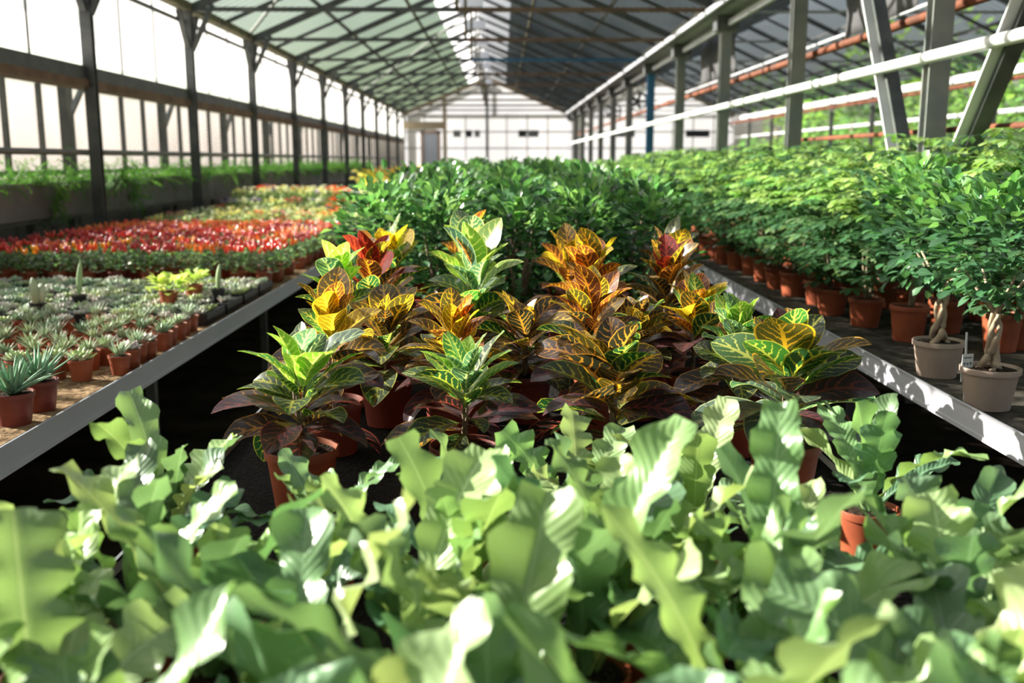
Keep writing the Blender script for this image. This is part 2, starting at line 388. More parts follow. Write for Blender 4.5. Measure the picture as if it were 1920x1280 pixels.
# door in the left corner of the end wall
dr = bpy.data.objects.new('door_1', None); C.objects.link(dr); dr['kind'] = 'structure'
x0, _ = ex(791, 0); x1, _ = ex(817, 0)
b = MB(); b.box(x0, x1, YF - .12, YF - .08, 0, 2.55); obj('door_leaf', b.mesh('d', mat('door_blue_white', (.55, .58, .68), .5)), dr)
b = MB(); b.box(x0 - .12, x0, YF - .15, YF - .06, 0, 2.67); b.box(x1, x1 + .12, YF - .15, YF - .06, 0, 2.67); b.box(x0 - .12, x1 + .12, YF - .15, YF - .06, 2.55, 2.67); obj('door_frame', b.mesh('d', mat('door_frame_pink', (.5, .36, .3), .6)), dr)
b = MB(); b.box(x1 - .12, x1 - .05, YF - .18, YF - .12, 1.2, 1.24); obj('door_handle', b.mesh('d', steelg), dr)
b = MB(); b.box(XL, x1 + .35, YF - .1, YF - .06, 2.72, 3.0); b.box(x1 + .22, x1 + .36, YF - .16, YF - .05, 0, 4.0); struct('trim_1', b, mat('beige_beam', (.4, .32, .22), .7, .2))

# upper-left glazing, one window per bay
for i in range(len(FR) - 1):
    y0, y1 = FR[i], FR[i + 1]
    r = bpy.data.objects.new('window_%d' % (i + 1), None); C.objects.link(r); r['kind'] = 'structure'; r.location = (0, 0, 0)
    b = MB(); b.add([(XL - .06, y0, 2.36), (XL - .06, y1, 2.36), (XL - .06, y1, ZE), (XL - .06, y0, ZE)], [(0, 1, 2, 3)]); obj('pane', b.mesh('p', winU), r)
    b = MB()
    for k in (1, 2): b.bar((XL - .06, y0 + k, 2.36), (XL - .06, y0 + k, ZE), .022, .025)
    obj('glazing_bar', b.mesh('p', steelg), r)
# lower annex wall (outer)
XA = -4.75
wl_ = bpy.data.objects.new('wall_left', None); C.objects.link(wl_); wl_['kind'] = 'structure'
b = MB(); b.add([(XA, -3, .5), (XA, YF, .5), (XA, YF, 2.32), (XA, -3, 2.32)], [(0, 1, 2, 3)]); obj('lower_glazing', b.mesh('p', winL), wl_)
b = MB(); y = -3.0
while y < YF: b.bar((XA + .03, y, .5), (XA + .03, y, 2.32), .05, .045); y += .75
b.bar((XA + .03, -3, 1.42), (XA + .03, YF, 1.42), .05, .05)
obj('glazing_bars', b.mesh('p', steel), wl_)
b = MB(); b.box(XA - .05, XA + .05, -3, YF, 0, 1.12); obj('plinth', b.mesh('p', netm), wl_)
b = MB(); b.add([(XA - .1, -3, 2.34), (XA - .1, YF, 2.34), (XL, YF, 2.42), (XL, -3, 2.42)], [(0, 1, 2, 3)]); obj('annex_roof', b.mesh('p', roofL), wl_)
# right outer wall
wr = bpy.data.objects.new('wall_right', None); C.objects.link(wr); wr['kind'] = 'structure'
b = MB(); b.add([(XR2, 1, .6), (XR2, YF, .6), (XR2, YF, 3.1), (XR2, 1, 3.1)], [(0, 1, 2, 3)]); obj('side_glass', b.mesh('p', sideS), wr)
b = MB(); b.box(XR2 - .06, XR2 + .06, 1, YF, 0, .6); obj('plinth', b.mesh('p', netm), wr)
b = MB(); b.bar((XR2 - .05, 1, 3.1), (XR2 - .05, YF, 3.1), .12, .14); b.bar((XR2 - .05, 1, 2.4), (XR2 - .05, YF, 2.4), .05, .08); b.bar((XR2 - .05, 1, 1.68), (XR2 - .05, YF, 1.68), .05, .08)
obj('side_rails', b.mesh('p', whitem), wr)

ORD = ['nearest', 'second', 'third', 'fourth', 'fifth', 'sixth', 'seventh', 'eighth', 'ninth', 'tenth', 'eleventh', 'twelfth', 'thirteenth', 'fourteenth', 'fifteenth', 'sixteenth', 'seventeenth', 'eighteenth', 'nineteenth', 'twentieth']
def nth(i): return ORD[i] if i < len(ORD) else '%dth' % (i + 1)
# posts
def hpost(x, y, z1, wdt, m, m2=None):
    b = MB(); h = wdt / 2
    b.box(x - h, x + h, y - h * .8, y - h * .62, 0, z1); b.box(x - h, x + h, y + h * .62, y + h * .8, 0, z1); b.box(x - h * .15, x + h * .15, y - h * .62, y + h * .62, 0, z1)
    return b.mesh('post', m)
vis = [y for y in FR if y > 5]
for i, y in enumerate(vis):
    # left row
    t = thing('steel_post', '%s dark steel post from the camera in the left wall row' % nth(i), 'post', (0, 0, 0), group='steel posts of the left wall')
    kid('post_shaft', hpost(XL + .02, y, ZE, .10, steel), t)
    b = MB()
    for s in (-1, 1): b.bar((XL + .02, y + s * .05, ZE - .42), (XL + .02, y + s * .34, ZE - .03), .05, .06, up=(1, 0, 0))
    b.bar((XL + .06, y, ZE - .45), (XL + .32, y, ZE + .08), .05, .06, up=(0, 1, 0))
    kid('gusset_brace', b.mesh('g', steel), t)
    # right row
    nm = '%s grey steel post from the camera in the right gutter row' % nth(i) if i != 4 else 'blue painted post in the right gutter row, fifth from camera'
    t = thing('steel_post', nm, 'post', group='steel posts under the right gutter')
    kid('post_shaft', hpost(XR, y, ZE - .05, .13, bluem if i == 4 else steelg), t)
    b = MB(); b.box(XR - .13, XR + .13, y - .12, y + .12, ZE - .22, ZE - .05); kid('post_head', b.mesh('g', steel), t)
    # outer right row
    if y > 14:
        t = thing('steel_post', '%s thin post along the far right glass side' % nth(i - 3), 'post', group='posts of the far right side')
        kid('post_shaft', hpost(XR2 - .12, y, 3.05, .09, steelg), t)
        b = MB()
        for s in (-1, 1): b.bar((XR2 - .12, y, 2.75), (XR2 - .12, y + s * .28, 3.03), .04, .05, up=(1, 0, 0))
        kid('gusset_brace', b.mesh('g', steelg), t)
# annex posts with Y braces
for i, y in enumerate([7.6 + 3 * k for k in range(0, 10)]):
    t = thing('annex_post', '%s annex post with angled brace behind the fern trough' % nth(i), 'post', group='posts of the left annex')
    b = MB(); b.box(XA + .2, XA + .29, y - .05, y + .05, 0, 2.33); kid('post_shaft', b.mesh('p', steel), t)
    b = MB(); b.bar((XA + .25, y + .03, 1.95), (XA + .25, y + .45, 2.3), .045, .05, up=(1, 0, 0)); kid('brace', b.mesh('p', steel), t)
# V braces at the nearest right post
for s, lb in ((1, 'pale diagonal strut leaning left of the nearest right post'), (-1, 'dark diagonal strut leaning right of the nearest right post')):
    b = MB(); ye = 1.42 if s > 0 else 1.72
    b.bar((XR, FR[2] + s * .06, 1.02), (XR, FR[2] + s * ye, 3.2), .085, .09, up=(1, 0, 0)); b.bar((XR - .05, FR[2] + s * .06, 1.02), (XR - .05, FR[2] + s * ye, 3.2), .012, .11, 1, up=(1, 0, 0))  # white strip on the left side paints in each strut's sunlit edge
    tag(struct('diagonal_strut', b, [steel, whitem]), lb, 'strut')['kind'] = 'thing'
# gutters and rails
b = MB(); b.bar((XL + .02, -3, ZE + .045), (XL + .02, YF, ZE + .045), .13, .09); tag(struct('gutter_beam', b, mossy), 'mossy gutter beam along the top of the left wall', 'beam')['kind'] = 'thing'
b = MB(); b.bar((XL - .02, -3, ZE - .13), (XL - .02, YF, ZE - .13), .04, .04); tag(struct('top_rail', b, steel), 'thin dark rail just below the left gutter beam', 'rail')['kind'] = 'thing'
g = thing('roof_gutter', 'metal roof gutter between the two greenhouse bays', 'gutter')
b = MB(); b.box(XR - .15, XR + .17, -3, YF, ZE - .05, ZE - .02); b.box(XR - .17, XR - .15, -3, YF, ZE - .05, ZE + .14); b.box(XR + .15, XR + .17, -3, YF, ZE - .05, ZE + .14); kid('gutter_trough', b.mesh('g', steelg), g)
b = MB(); b.bar((XR - .24, -3, ZE - .02), (XR - .24, YF, ZE - .02), .05, .06); b.bar((XR + .02, -3, ZE - .14), (XR + .02, YF, ZE - .14), .05, .06); kid('gutter_rail', b.mesh('g', alu), g)
g = thing('wall_beam', 'wide horizontal beam with brown lower edge along the left wall', 'beam')
b = MB(); b.box(XL - .08, XL - .0, -3, YF, 2.25, 2.38); kid('beam_web', b.mesh('g', steel), g)
b = MB(); b.box(XL - .2, XL + .02, -3, YF, 2.19, 2.26); kid('beam_flange', b.mesh('g', beamred), g)
def pipe(x, z, r, m, label, y0=-3, y1=YF, name='pipe', cat='pipe', dz=0):
    b = MB(); b.tube([(x, y0, z), (x, y1, z + dz)], r, 12); o = struct(name, b, m, smooth=True); tag(o, label, cat)['kind'] = 'thing'; return o
pipe(-3.82, 1.62, .028, steelg, 'grey horizontal pipe behind the left wall posts above the fern trough')
pipe(2.58, 2.16, .036, whitem, 'long white pipe running in front of the right posts')
pipe(2.86, 2.50, .033, rust, 'thick rusty brown pipe sloping past behind the right posts')
pipe(2.80, 1.735, .018, rust, 'thin rusty pipe just above the foliage at right', y1=9.5)
pipe(8.6, 2.9, .04, rust, 'rusty pipe near the far right glass side')
pipe(4.6, 3.2, .02, whitem, 'thin pale pipe under the neighbouring bay roof')
pipe(1.16, .12, .05, steelg, 'grey heating pipe on the floor of the right aisle')
pipe(-1.08, .12, .05, steelg, 'grey heating pipe on the floor of the left aisle')
# roof trusses
for i, y in enumerate(FR):
    if y < 5: continue
    t = thing('roof_truss', '%s roof truss from the camera across the main bay' % nth(i - 2), 'truss', group='trusses of the main bay')
    b = MB(); b.bar((XL, y, ZE), (XM, y, ZR), .06, .09, up=(0, 0, 1)); kid('left_rafter', b.mesh('r', steel), t)
    b = MB(); b.bar((XM, y, ZR), (XR, y, ZE), .06, .09, up=(0, 0, 1)); kid('right_rafter', b.mesh('r', steel), t)
    b = MB(); b.bar((XL, y, ZE + .02), (XM, y, ZE + .02), .045, .05); b.bar((XM, y, ZE + .02), (XR, y, ZE + .02), .045, .05, 1 if i < 9 else 0); kid('tie_bar', b.mesh('r', [steel, beamred if i != 6 else bluem]), t)
    b = MB(); b.bar((XM, y, ZE + .02), (XM, y, ZR), .045, .045); kid('king_post', b.mesh('r', mossy), t)
    b = MB(); b.box(XM - .21, XM + .21, y - .03, y + .03, ZR - .42, ZR - .25); kid('ridge_plate', b.mesh('r', mat('pale_plate', (.68, .70, .78), .5)), t)
    if y < 36:   # intermediate rafters and neighbour bay
        b = MB(); b.bar((XL, y + 1.5, ZE + .04), (XM, y + 1.5, ZR + .02), .04, .05); b.bar((XM, y + 1.5, ZR + .02), (XR, y + 1.5, ZE + .04), .04, .05); kid('mid_bay_rafter', b.mesh('r', steel), t)
    t = thing('roof_truss', '%s roof truss from the camera across the neighbouring bay' % nth(i - 2), 'truss', group='trusses of the neighbouring bay')
    b = MB(); b.bar((XR, y, ZE), (XM2, y, ZR), .06, .09); b.bar((XM2, y, ZR), (XR2, y, ZE - .12), .06, .09); b.bar((XR, y + 1.5, ZE), (XM2, y + 1.5, ZR), .04, .05); b.bar((XM2, y + 1.5, ZR), (XR2, y + 1.5, ZE - .12), .04, .05); kid('rafter', b.mesh('r', steel), t)
    b = MB(); b.bar((XR, y, ZE), (XR2, y, ZE), .03, .03); kid('tie_bar', b.mesh('r', steelg), t)
for nm, xa, ta, m_ in (('lower', XL, .33, steel), ('upper', XL, .66, mossy)):
    x, z = P(xa, ZE, XM, ZR, ta); b = MB(); b.bar((x, -3, z + .06), (x, YF, z + .06), .04, .05); tag(struct('roof_purlin', b, m_), '%s purlin under the left slope of the main roof' % nm, 'purlin')['kind'] = 'thing'
    x, z = P(XR, ZE, XM, ZR, ta); b = MB(); b.bar((x, -3, z + .06), (x, YF, z + .06), .04, .05); tag(struct('roof_purlin', b, m_), '%s purlin under the right slope of the main roof' % nm, 'purlin')['kind'] = 'thing'
    for k, (xe, ze) in enumerate(((XR, ZE), (XR2, ZE - .12))):
        x, z = P(xe, ze, XM2, ZR, ta); b = MB(); b.bar((x, -3, z + .06), (x, YF, z + .06), .05, .05); tag(struct('roof_purlin', b, whitem if k == 0 and nm == 'lower' else steel), '%s purlin under the %s slope of the neighbouring roof' % (nm, ('near', 'outer')[k]), 'purlin')['kind'] = 'thing'
# wind bracing crossing the roof
for i, (ya, yb) in enumerate(((9.15, 15.15), (21.15, 27.15))):
    b = MB(); b.bar((XL, ya, ZE + .02), (XM, yb, ZR - .02), .035, .035); b.bar((XL, yb, ZE + .02), (XM, ya, ZR - .02), .035, .035)
    tag(struct('cross_brace', b, steel), ('nearer' if i == 0 else 'farther') + ' crossed bracing rods under the left roof slope', 'brace')['kind'] = 'thing'
# grey shade tarps hanging beside the gutter, plastic film by the left glazing
def cloth(name, x, ya, yb, za0, za1, zt, m, label, cat, amp=.008):
    n = 24; k = 8; vs = []
    for i in range(n + 1):
        y = ya + (yb - ya) * i / n; zb = za0 + (za1 - za0) * i / n
        for j in range(k + 1):
            f = j / k; vs.append((x + amp * math.sin(i * 1.1) * (1 - f * .7) + .01 * math.sin(i * .5 + j), y, zb + (zt - zb) * f))
    b = MB(); b.add(vs, [(i * (k + 1) + j, (i + 1) * (k + 1) + j, (i + 1) * (k + 1) + j + 1, i * (k + 1) + j + 1) for i in range(n) for j in range(k)])
    o = obj(name, b.mesh(name, m, True)); so_ = o.modifiers.new('s', 'SOLIDIFY'); so_.thickness = .004; tag(o, label, cat); return o
cloth('shade_tarp', 3.1, 7.7, 9.3, 2.68, 2.62, 3.3, tarp, 'large grey tarp hanging above the rusty pipe at upper right', 'tarp')
cloth('shade_tarp', 3.1, 13.6, 15.9, 2.7, 2.68, 3.3, tarp, 'smaller grey tarp hanging farther along the right gutter', 'tarp')
n = 30; k = 6; vs = []
for i in range(n + 1):
    y = 6.9 + 3.0 * i / n; zb = np.interp(y, [6.9, 8.0, 8.9, 9.25, 9.9], [2.66, 2.72, 2.79, 2.78, 2.56])
    for j in range(k + 1): f = j / k; vs.append((XL - .12 + .02 * math.sin(i * .9), y, zb + (3.26 - zb) * f))
b = MB(); b.add(vs, [(i * (k + 1) + j, (i + 1) * (k + 1) + j, (i + 1) * (k + 1) + j + 1, i * (k + 1) + j + 1) for i in range(n) for j in range(k)])
tag(struct('plastic_film', b, filmS, smooth=True), 'loose grey plastic film hanging inside the upper left glazing', 'film')['kind'] = 'thing'
# two circulation fans
for j, (px, py, X) in enumerate(((1150, 208, 3.2), (1196, 190, 3.2))):
    d = ray(px, py); t_ = X / d.x; z = 1.55 + d.z * t_; y = d.y * t_
    t = thing('circulation_fan', ('farther', 'nearer')[j] + ' dark round fan hanging beyond the right post row', 'fan', (X, y, z))
    b = MB(); b.tube([(0, -.12, 0), (0, .12, 0)], .22, 20, cap=False); b.tube([(0, -.12, 0), (0, .12, 0)], .2, 20, cap=False); kid('housing', b.mesh('f', steel, True), t)
    b = MB(); b.tube([(0, -.05, 0), (0, .05, 0)], .04, 12)
    for q in range(5):
        a = q * 2 * PI / 5; b.bar((.03 * math.cos(a), 0, .03 * math.sin(a)), (.19 * math.cos(a), 0, .19 * math.sin(a)), .07, .01, up=(math.sin(a) * .4, 1, -math.cos(a) * .4))
    kid('blades', b.mesh('f', steel), t)
    b = MB(); b.bar((0, 0, .2), (0, 0, ZE + .3 - z), .02, .02); kid('hanger', b.mesh('f', steel), t)

# ================================================================== BENCHES
def bench(name, x0, x1, y0, y1, m, label, railm, lab2):
    t = thing(name, label, 'bench')
    b = MB(); nx = 14; ny = int((y1 - y0) * 6); rng = random.Random(int(x0 * 100)); vs = []
    for j in range(ny + 1):
        for i in range(nx + 1): vs.append((x0 + (x1 - x0) * i / nx, y0 + (y1 - y0) * j / ny, .75 + (rng.uniform(-.004, .004) if 0 < i < nx else 0)))
    b.add(vs, [(j * (nx + 1) + i, j * (nx + 1) + i + 1, (j + 1) * (nx + 1) + i + 1, (j + 1) * (nx + 1) + i) for j in range(ny) for i in range(nx)])
    b.box(x0, x1, y0, y1, .69, .73); kid('bench_surface', b.mesh('b', m), t)
    for x in (x0, x1):
        b = MB(); s = 1 if x == x1 else -1
        b.box(min(x, x + s * .003), max(x, x + s * .003), y0, y1, .698, .775); b.box(min(x, x + s * .010), max(x, x + s * .010), y0, y1, .771, .775)
        b.box(min(x - s * .03, x + s * .006), max(x - s * .03, x + s * .006), y0, y1, .684, .699)
        o = kid('side_rail', b.mesh('b', railm), t)
    y = y0 + 1.0
    while y < min(y1, 20):
        for x in (x0 + .16, x1 - .16):
            b = MB(); b.box(x - .02, x + .02, y - .02, y + .02, 0, .69); kid('leg', b.mesh('b', steel), t)
        y += 2.1
    return t
bench('centre_bench', -.756, .866, -.2, 24, blacksoil, 'centre bench of black soil holding ferns, crotons and bushes', alu, 'x')
bench('left_bench', -3.52, -1.383, 1.2, 30, sandsoil, 'left bench with brown substrate carrying succulents and peppers', alu, 'x')
bench('right_bench', 1.508, 4.6, 1.5, 30, darkmat, 'right bench with pale side rail carrying pots of leafy bushes', mat('sunlit_rail', (.62, .62, .65), .4, .5), 'x')  # rail coloured paler than the other benches' rails to show it sunlit
# ================================================================== PLANTS follow
def soil_part(t, r, h, rng): return kid('soil', soil_mesh(r * .92, h * .93, rng), t)
POTS = {}
def pot_part(t, r, h, m, name='pot'):
    k = (round(r, 4), round(h, 4), m.name)
    if k not in POTS: POTS[k] = smooth_by_angle(pot_mesh(r, h, m))
    return kid(name, POTS[k], t)
SOILS = {}
def soil_shared(t, r, h, rng):
    k = (round(r, 4), round(h, 4))
    if k not in SOILS: SOILS[k] = soil_mesh(r * .92, h * .93, rng)
    return kid('soil', SOILS[k], t)

# ---------------------------------------------------------------- bird's nest ferns
FG = [(.18, .31, .12), (.24, .37, .135), (.11, .215, .10), (.31, .42, .18), (.16, .27, .14)]
def fern_mesh(seed, n=13, s=1.0, tall=0, k=0):
    rng = random.Random(seed); lv = Leaves(); base0 = rng.uniform(0, 6.28)
    for i in range(n):
        f = i / (n - 1)                                   # 0 inner upright .. 1 outer
        phi = base0 + i * 2.4 + rng.uniform(-.25, .25)
        L = s * (rng.uniform(.14, .20) if f < .2 else rng.uniform(.19, .29)) * (1 + tall * (1 - f))
        th0 = math.radians(87 - 40 * f + rng.uniform(-7, 7)); bend = rng.uniform(.1, .6) + f * rng.uniform(.4, 1.4)
        Wd = rng.choice((.045, .054, .060, .066, .076)) * rng.uniform(.9, 1.12) * s
        typ = rng.random()
        c = jit(rng, FG[rng.randrange(5)], .18)
        if f > .75 and rng.random() < .5: c = jit(rng, (.12, .25, .13), .15)
        lv.leaf((.008 * math.cos(phi), .008 * math.sin(phi), 0), phi, L, Wd, th0, bend, rng, c, (min(1, c[0] * 1.5), min(1, c[1] * 1.35), c[2] * 1.6),
                shape='strapblunt' if typ < .45 else 'strap', nu=10, nv=30, fold=rng.uniform(.15, .45),
                wave=rng.uniform(.007, .0145) * s, wk=rng.uniform(3.0, 6.4), lobe=rng.uniform(.08, .26), twist=rng.uniform(-.55, .55), notch=(.28 if typ > .82 else 0), roll=rng.uniform(-.25, .25))
    for i in range(4):                                    # furled centre
        lv.leaf((0, 0, 0), rng.uniform(0, 6.28), .06 * s, .018, 1.45, -.2, rng, (.2, .45, .12), (.3, .5, .2), shape='strap', nu=4, nv=8, fold=1.2, wave=.001)
    return lv.mesh('fronds', fernm)
A_ = lambda px, py: W(px, py, .865)
ferns = []   # x, y, label, size, fronds, tall
def fp(px, py, lab, s=1, n=11, tall=.15): x, y = A_(px, py); ferns.append([x, y, lab, s, n, tall])
fp(318, 1012, 'tall wavy bird\'s nest fern at left with crested fronds rising over the aisle', 1.0, 12, .22)
fp(610, 1010, 'small bird\'s nest fern directly in front of the leftmost terracotta croton pot', .82, 7, .2)
fp(895, 985, 'bird\'s nest fern with a pale pointed frond in front of the second croton', .9, 9, .05)
fp(1085, 985, 'bird\'s nest fern with one upright ribbed frond in front of the big dark croton', .95, 9, .15)
fp(1300, 990, 'bird\'s nest fern with blunt pale fronds left of the rightmost croton pot', .98, 10, .15)
fp(1628, 950, 'bird\'s nest fern with a tall narrow pale frond beside the right bench edge', .98, 8, .35)
fp(248, 1165, 'bird\'s nest fern in terracotta pot just in front of the tall left fern', .95)
fp(545, 1185, 'bird\'s nest fern with twisting narrow fronds left of centre, second row', .85, 10, 0)
fp(868, 1150, 'bird\'s nest fern with a wide grey-green frond left of centre', 1.1, 10, .3)
fp(1180, 1170, 'bird\'s nest fern with a large ribbed frond near bench middle', 1.1, 10, .3)
fp(1480, 1150, 'bird\'s nest fern with dark stalks fanning out right of centre', .95)
fp(1800, 1130, 'bird\'s nest fern hiding the right rail of the centre bench', 1.0)
F_N = 1
rows = [(1.26, [-.62, -.40, -.14, .11, .37, .62], 'third'), (.99, [-.50, -.24, .01, .27, .53], 'fourth'), (.74, [-.36, -.1, .16, .42], 'closest')]
for Y, xs, rn in rows:
    for i, x in enumerate(xs):
        ferns.append([x + random.Random(i * 7 + int(Y * 100)).uniform(-.02, .02), Y, 'blurred bird\'s nest fern in the %s fern row, %s from the left' % (rn, ('first', 'second', 'third', 'fourth', 'fifth', 'sixth')[i]), 1.3, 9, .05])
for i, (x, y, lab, s, n, tall) in enumerate(ferns):
    rng = random.Random(100 + i)
    t = thing('birds_nest_fern', lab, 'fern', (x, y, .752), rng.uniform(0, 6.28) + (1.6 if i == 0 else 0), "bird's nest ferns in the foreground")
    pot_part(t, .062, .112, terra); soil_shared(t, .062, .112, rng)
    kid('fronds', fern_mesh({1: 1501, 7: 1512, 6: 1520}.get(i, 1000 + i if i < 12 else 1300 + i), n, s, tall), t).location = (0, 0, .100)

# ---------------------------------------------------------------- crotons
YG = ((.20, .42, .05), (.70, .80, .22)); DG = ((.018, .075, .03), (.42, .46, .07)); YE = ((.30, .22, .015), (.92, .68, .04)); MG = ((.05, .19, .045), (.55, .62, .12))
OR = ((.16, .055, .02), (.90, .36, .03)); OL = ((.10, .085, .02), (.80, .45, .03)); PU = ((.018, .011, .016), (.20, .04, .035)); DK = ((.022, .024, .018), (.42, .20, .03)); RD = ((.15, .015, .012), (.55, .06, .02)); GR = ((.07, .17, .11), (.50, .62, .30))
PAL = {'green': ([YG, YG, MG, GR], [MG, DG, DG], [PU, DK, PU, DG]), 'yellow': ([YE, YE, OR, OL, MG], [OL, DG, OR], [DK, PU]),
       'orange': ([OR, YE, OL, OR], [OL, DG, OR, DK], [DK, PU, PU]), 'dark': ([OL, DK, OL, DG], [DK, DG, OL], [PU, DK, DG]),
       'lime': ([YG, GR, YG, GR, OR], [MG, YG, GR], [DG, PU, DK]), 'mixed': ([MG, DG, OL, GR, PU], [DG, MG, DK], [PU, DK, GR]),
       'red': ([RD, OR, OL, RD], [OL, DK, DG], [PU, DK])}
def croton_mesh(seed, pal, H, R, n=30, wide=1.0):
    rng = random.Random(seed); lv = Leaves(); top, mid, low = PAL[pal]; p0 = rng.uniform(0, 6.28)
    for i in range(n):
        f = i / (n - 1)                                    # 0 bottom .. 1 top
        z = H * (.12 + .50 * f); phi = p0 + i * 2.4 + rng.uniform(-.3, .3)
        th0 = math.radians(8 + 70 * f ** 1.1 + rng.uniform(-12, 12)); L = R * (1.14 - .22 * f) * rng.uniform(.8, 1.15)
        if f > .8: L = H * .44 * rng.uniform(.85, 1.1); Wd0 = 1
        Wd = L * rng.uniform(.36, .47) * (1.0 + .12 * f) * wide
        pl = low if f < .42 else (mid if f < .66 else top); c, v = pl[rng.randrange(len(pl))]
        lv.leaf((rng.uniform(-.006, .006), rng.uniform(-.006, .006), z), phi, L, Wd, th0, rng.uniform(.25, .9) + (1 - f) * .5, rng, jit(rng, c, .2), jit(rng, v, .12),
                shape='croton', nu=6, nv=12, fold=rng.uniform(.15, .4), wave=rng.uniform(.0005, .003), wk=rng.uniform(2, 4), twist=rng.uniform(-.5, .5), roll=rng.uniform(-.4, .4))
    return lv.mesh('foliage', crotm)
def stem_mesh(seed, H, r=.005, m=barkm, nb=3, spread=.012):
    rng = random.Random(seed); b = MB()
    for k in range(nb):
        a = rng.uniform(0, 6.28); pts = [(0.012 * math.cos(a) * (k > 0), .012 * math.sin(a) * (k > 0), -.01)]
        for q in range(1, 6): f = q / 5; pts.append((spread * f * math.cos(a) + rng.uniform(-.003, .003), spread * f * math.sin(a) + rng.uniform(-.003, .003), H * (.62 if k == 0 else .48) * f))
        b.tube(pts, [r * (1 - .6 * q / 5) for q in range(6)], 7)
    return b.mesh('stem', m, True)
# crown pixel x, depth, top pixel y, palette, crown half width, leaf width, label
CR = [(560, 2.22, 602, 'green', .185, 1.0, 'croton with lime upper and dark drooping lower leaves in the leftmost front terracotta pot'),
      (872, 2.24, 622, 'green', .175, .95, 'green and bronze croton, second from left in the front croton row'),
      (1150, 2.24, 594, 'dark', .185, 1.25, 'broad-leaved dark croton with orange midribs in the middle of the front row'),
      (1478, 2.26, 574, 'mixed', .205, 1.15, 'dark green croton with yellow veins in the rightmost front pot beside the right aisle'),
      (622, 2.68, 512, 'yellow', .16, 1.05, 'croton with bright yellow upright leaves behind the leftmost front croton'),
      (850, 2.72, 548, 'orange', .17, 1.0, 'orange-veined croton directly behind the second front croton'),
      (1105, 2.74, 500, 'orange', .18, 1.0, 'tall orange and yellow croton behind the broad-leaved dark one'),
      (1380, 2.66, 545, 'lime', .16, 1.1, 'bright green croton rising behind the rightmost front croton'),
      (1300, 3.02, 505, 'yellow', .17, 1.0, 'amber and red croton left behind the bright green one'),
      (725, 2.98, 560, 'dark', .21, 1.0, 'low purple croton with long drooping leaves between yellow and orange crotons'),
      (985, 3.02, 560, 'dark', .20, .95, 'low dark croton right of the tall lime-topped croton'),
      (895, 3.28, 410, 'lime', .18, 1.15, 'tall lime-topped croton with one orange leaf near bench middle'),
      (1190, 3.05, 552, 'dark', .15, 1.0, 'low dark croton between the two amber crotons'),
      (700, 3.42, 432, 'red', .18, 1.0, 'croton with red and orange spiky leaves near the left bench rail'),
      (1110, 3.5, 432, 'orange', .18, 1.05, 'olive and copper croton in the third row, middle of bench'),
      (1245, 3.5, 438, 'red', .18, 1.0, 'deep red upright croton in the third row toward the right'),
      (640, 3.2, 455, 'green', .15, 1.05, 'dark green croton with one pale leaf at the left bench edge'),
      (880, 3.88, 396, 'lime', .17, 1.0, 'green and pink croton farthest back at bench middle'),
      (1065, 3.92, 428, 'orange', .17, 1.0, 'copper croton in the last croton row, just right of middle'),
      (735, 3.84, 402, 'yellow', .17, 1.1, 'croton with a round yellow leaf in the last row at left'),
      (1250, 3.92, 418, 'dark', .17, 1.0, 'dark pointed croton farthest back at right')]
for i, (px, Z, ty, pal, R, wd, lab) in enumerate(CR):
    x, _ = atY(px, 700, Z); _, zt = atY(px, ty, Z); rng = random.Random(300 + i)
    H = (zt - .895) ; t = thing('croton', lab, 'potted plant', (x, Z, .752), rng.uniform(0, 6.28), 'crotons on the centre bench')
    big = i < 10
    pot_part(t, .085, .148, terra if i in (0, 3, 8, 14) else terra2); soil_shared(t, .085, .148, rng)
    kid('stem', stem_mesh(i, H + .02), t).location = (0, 0, .138)
    kid('foliage', croton_mesh(2000 + i, pal, H * 1.02, R, 34 if big else 30, wd), t).location = (0, 0, .135)

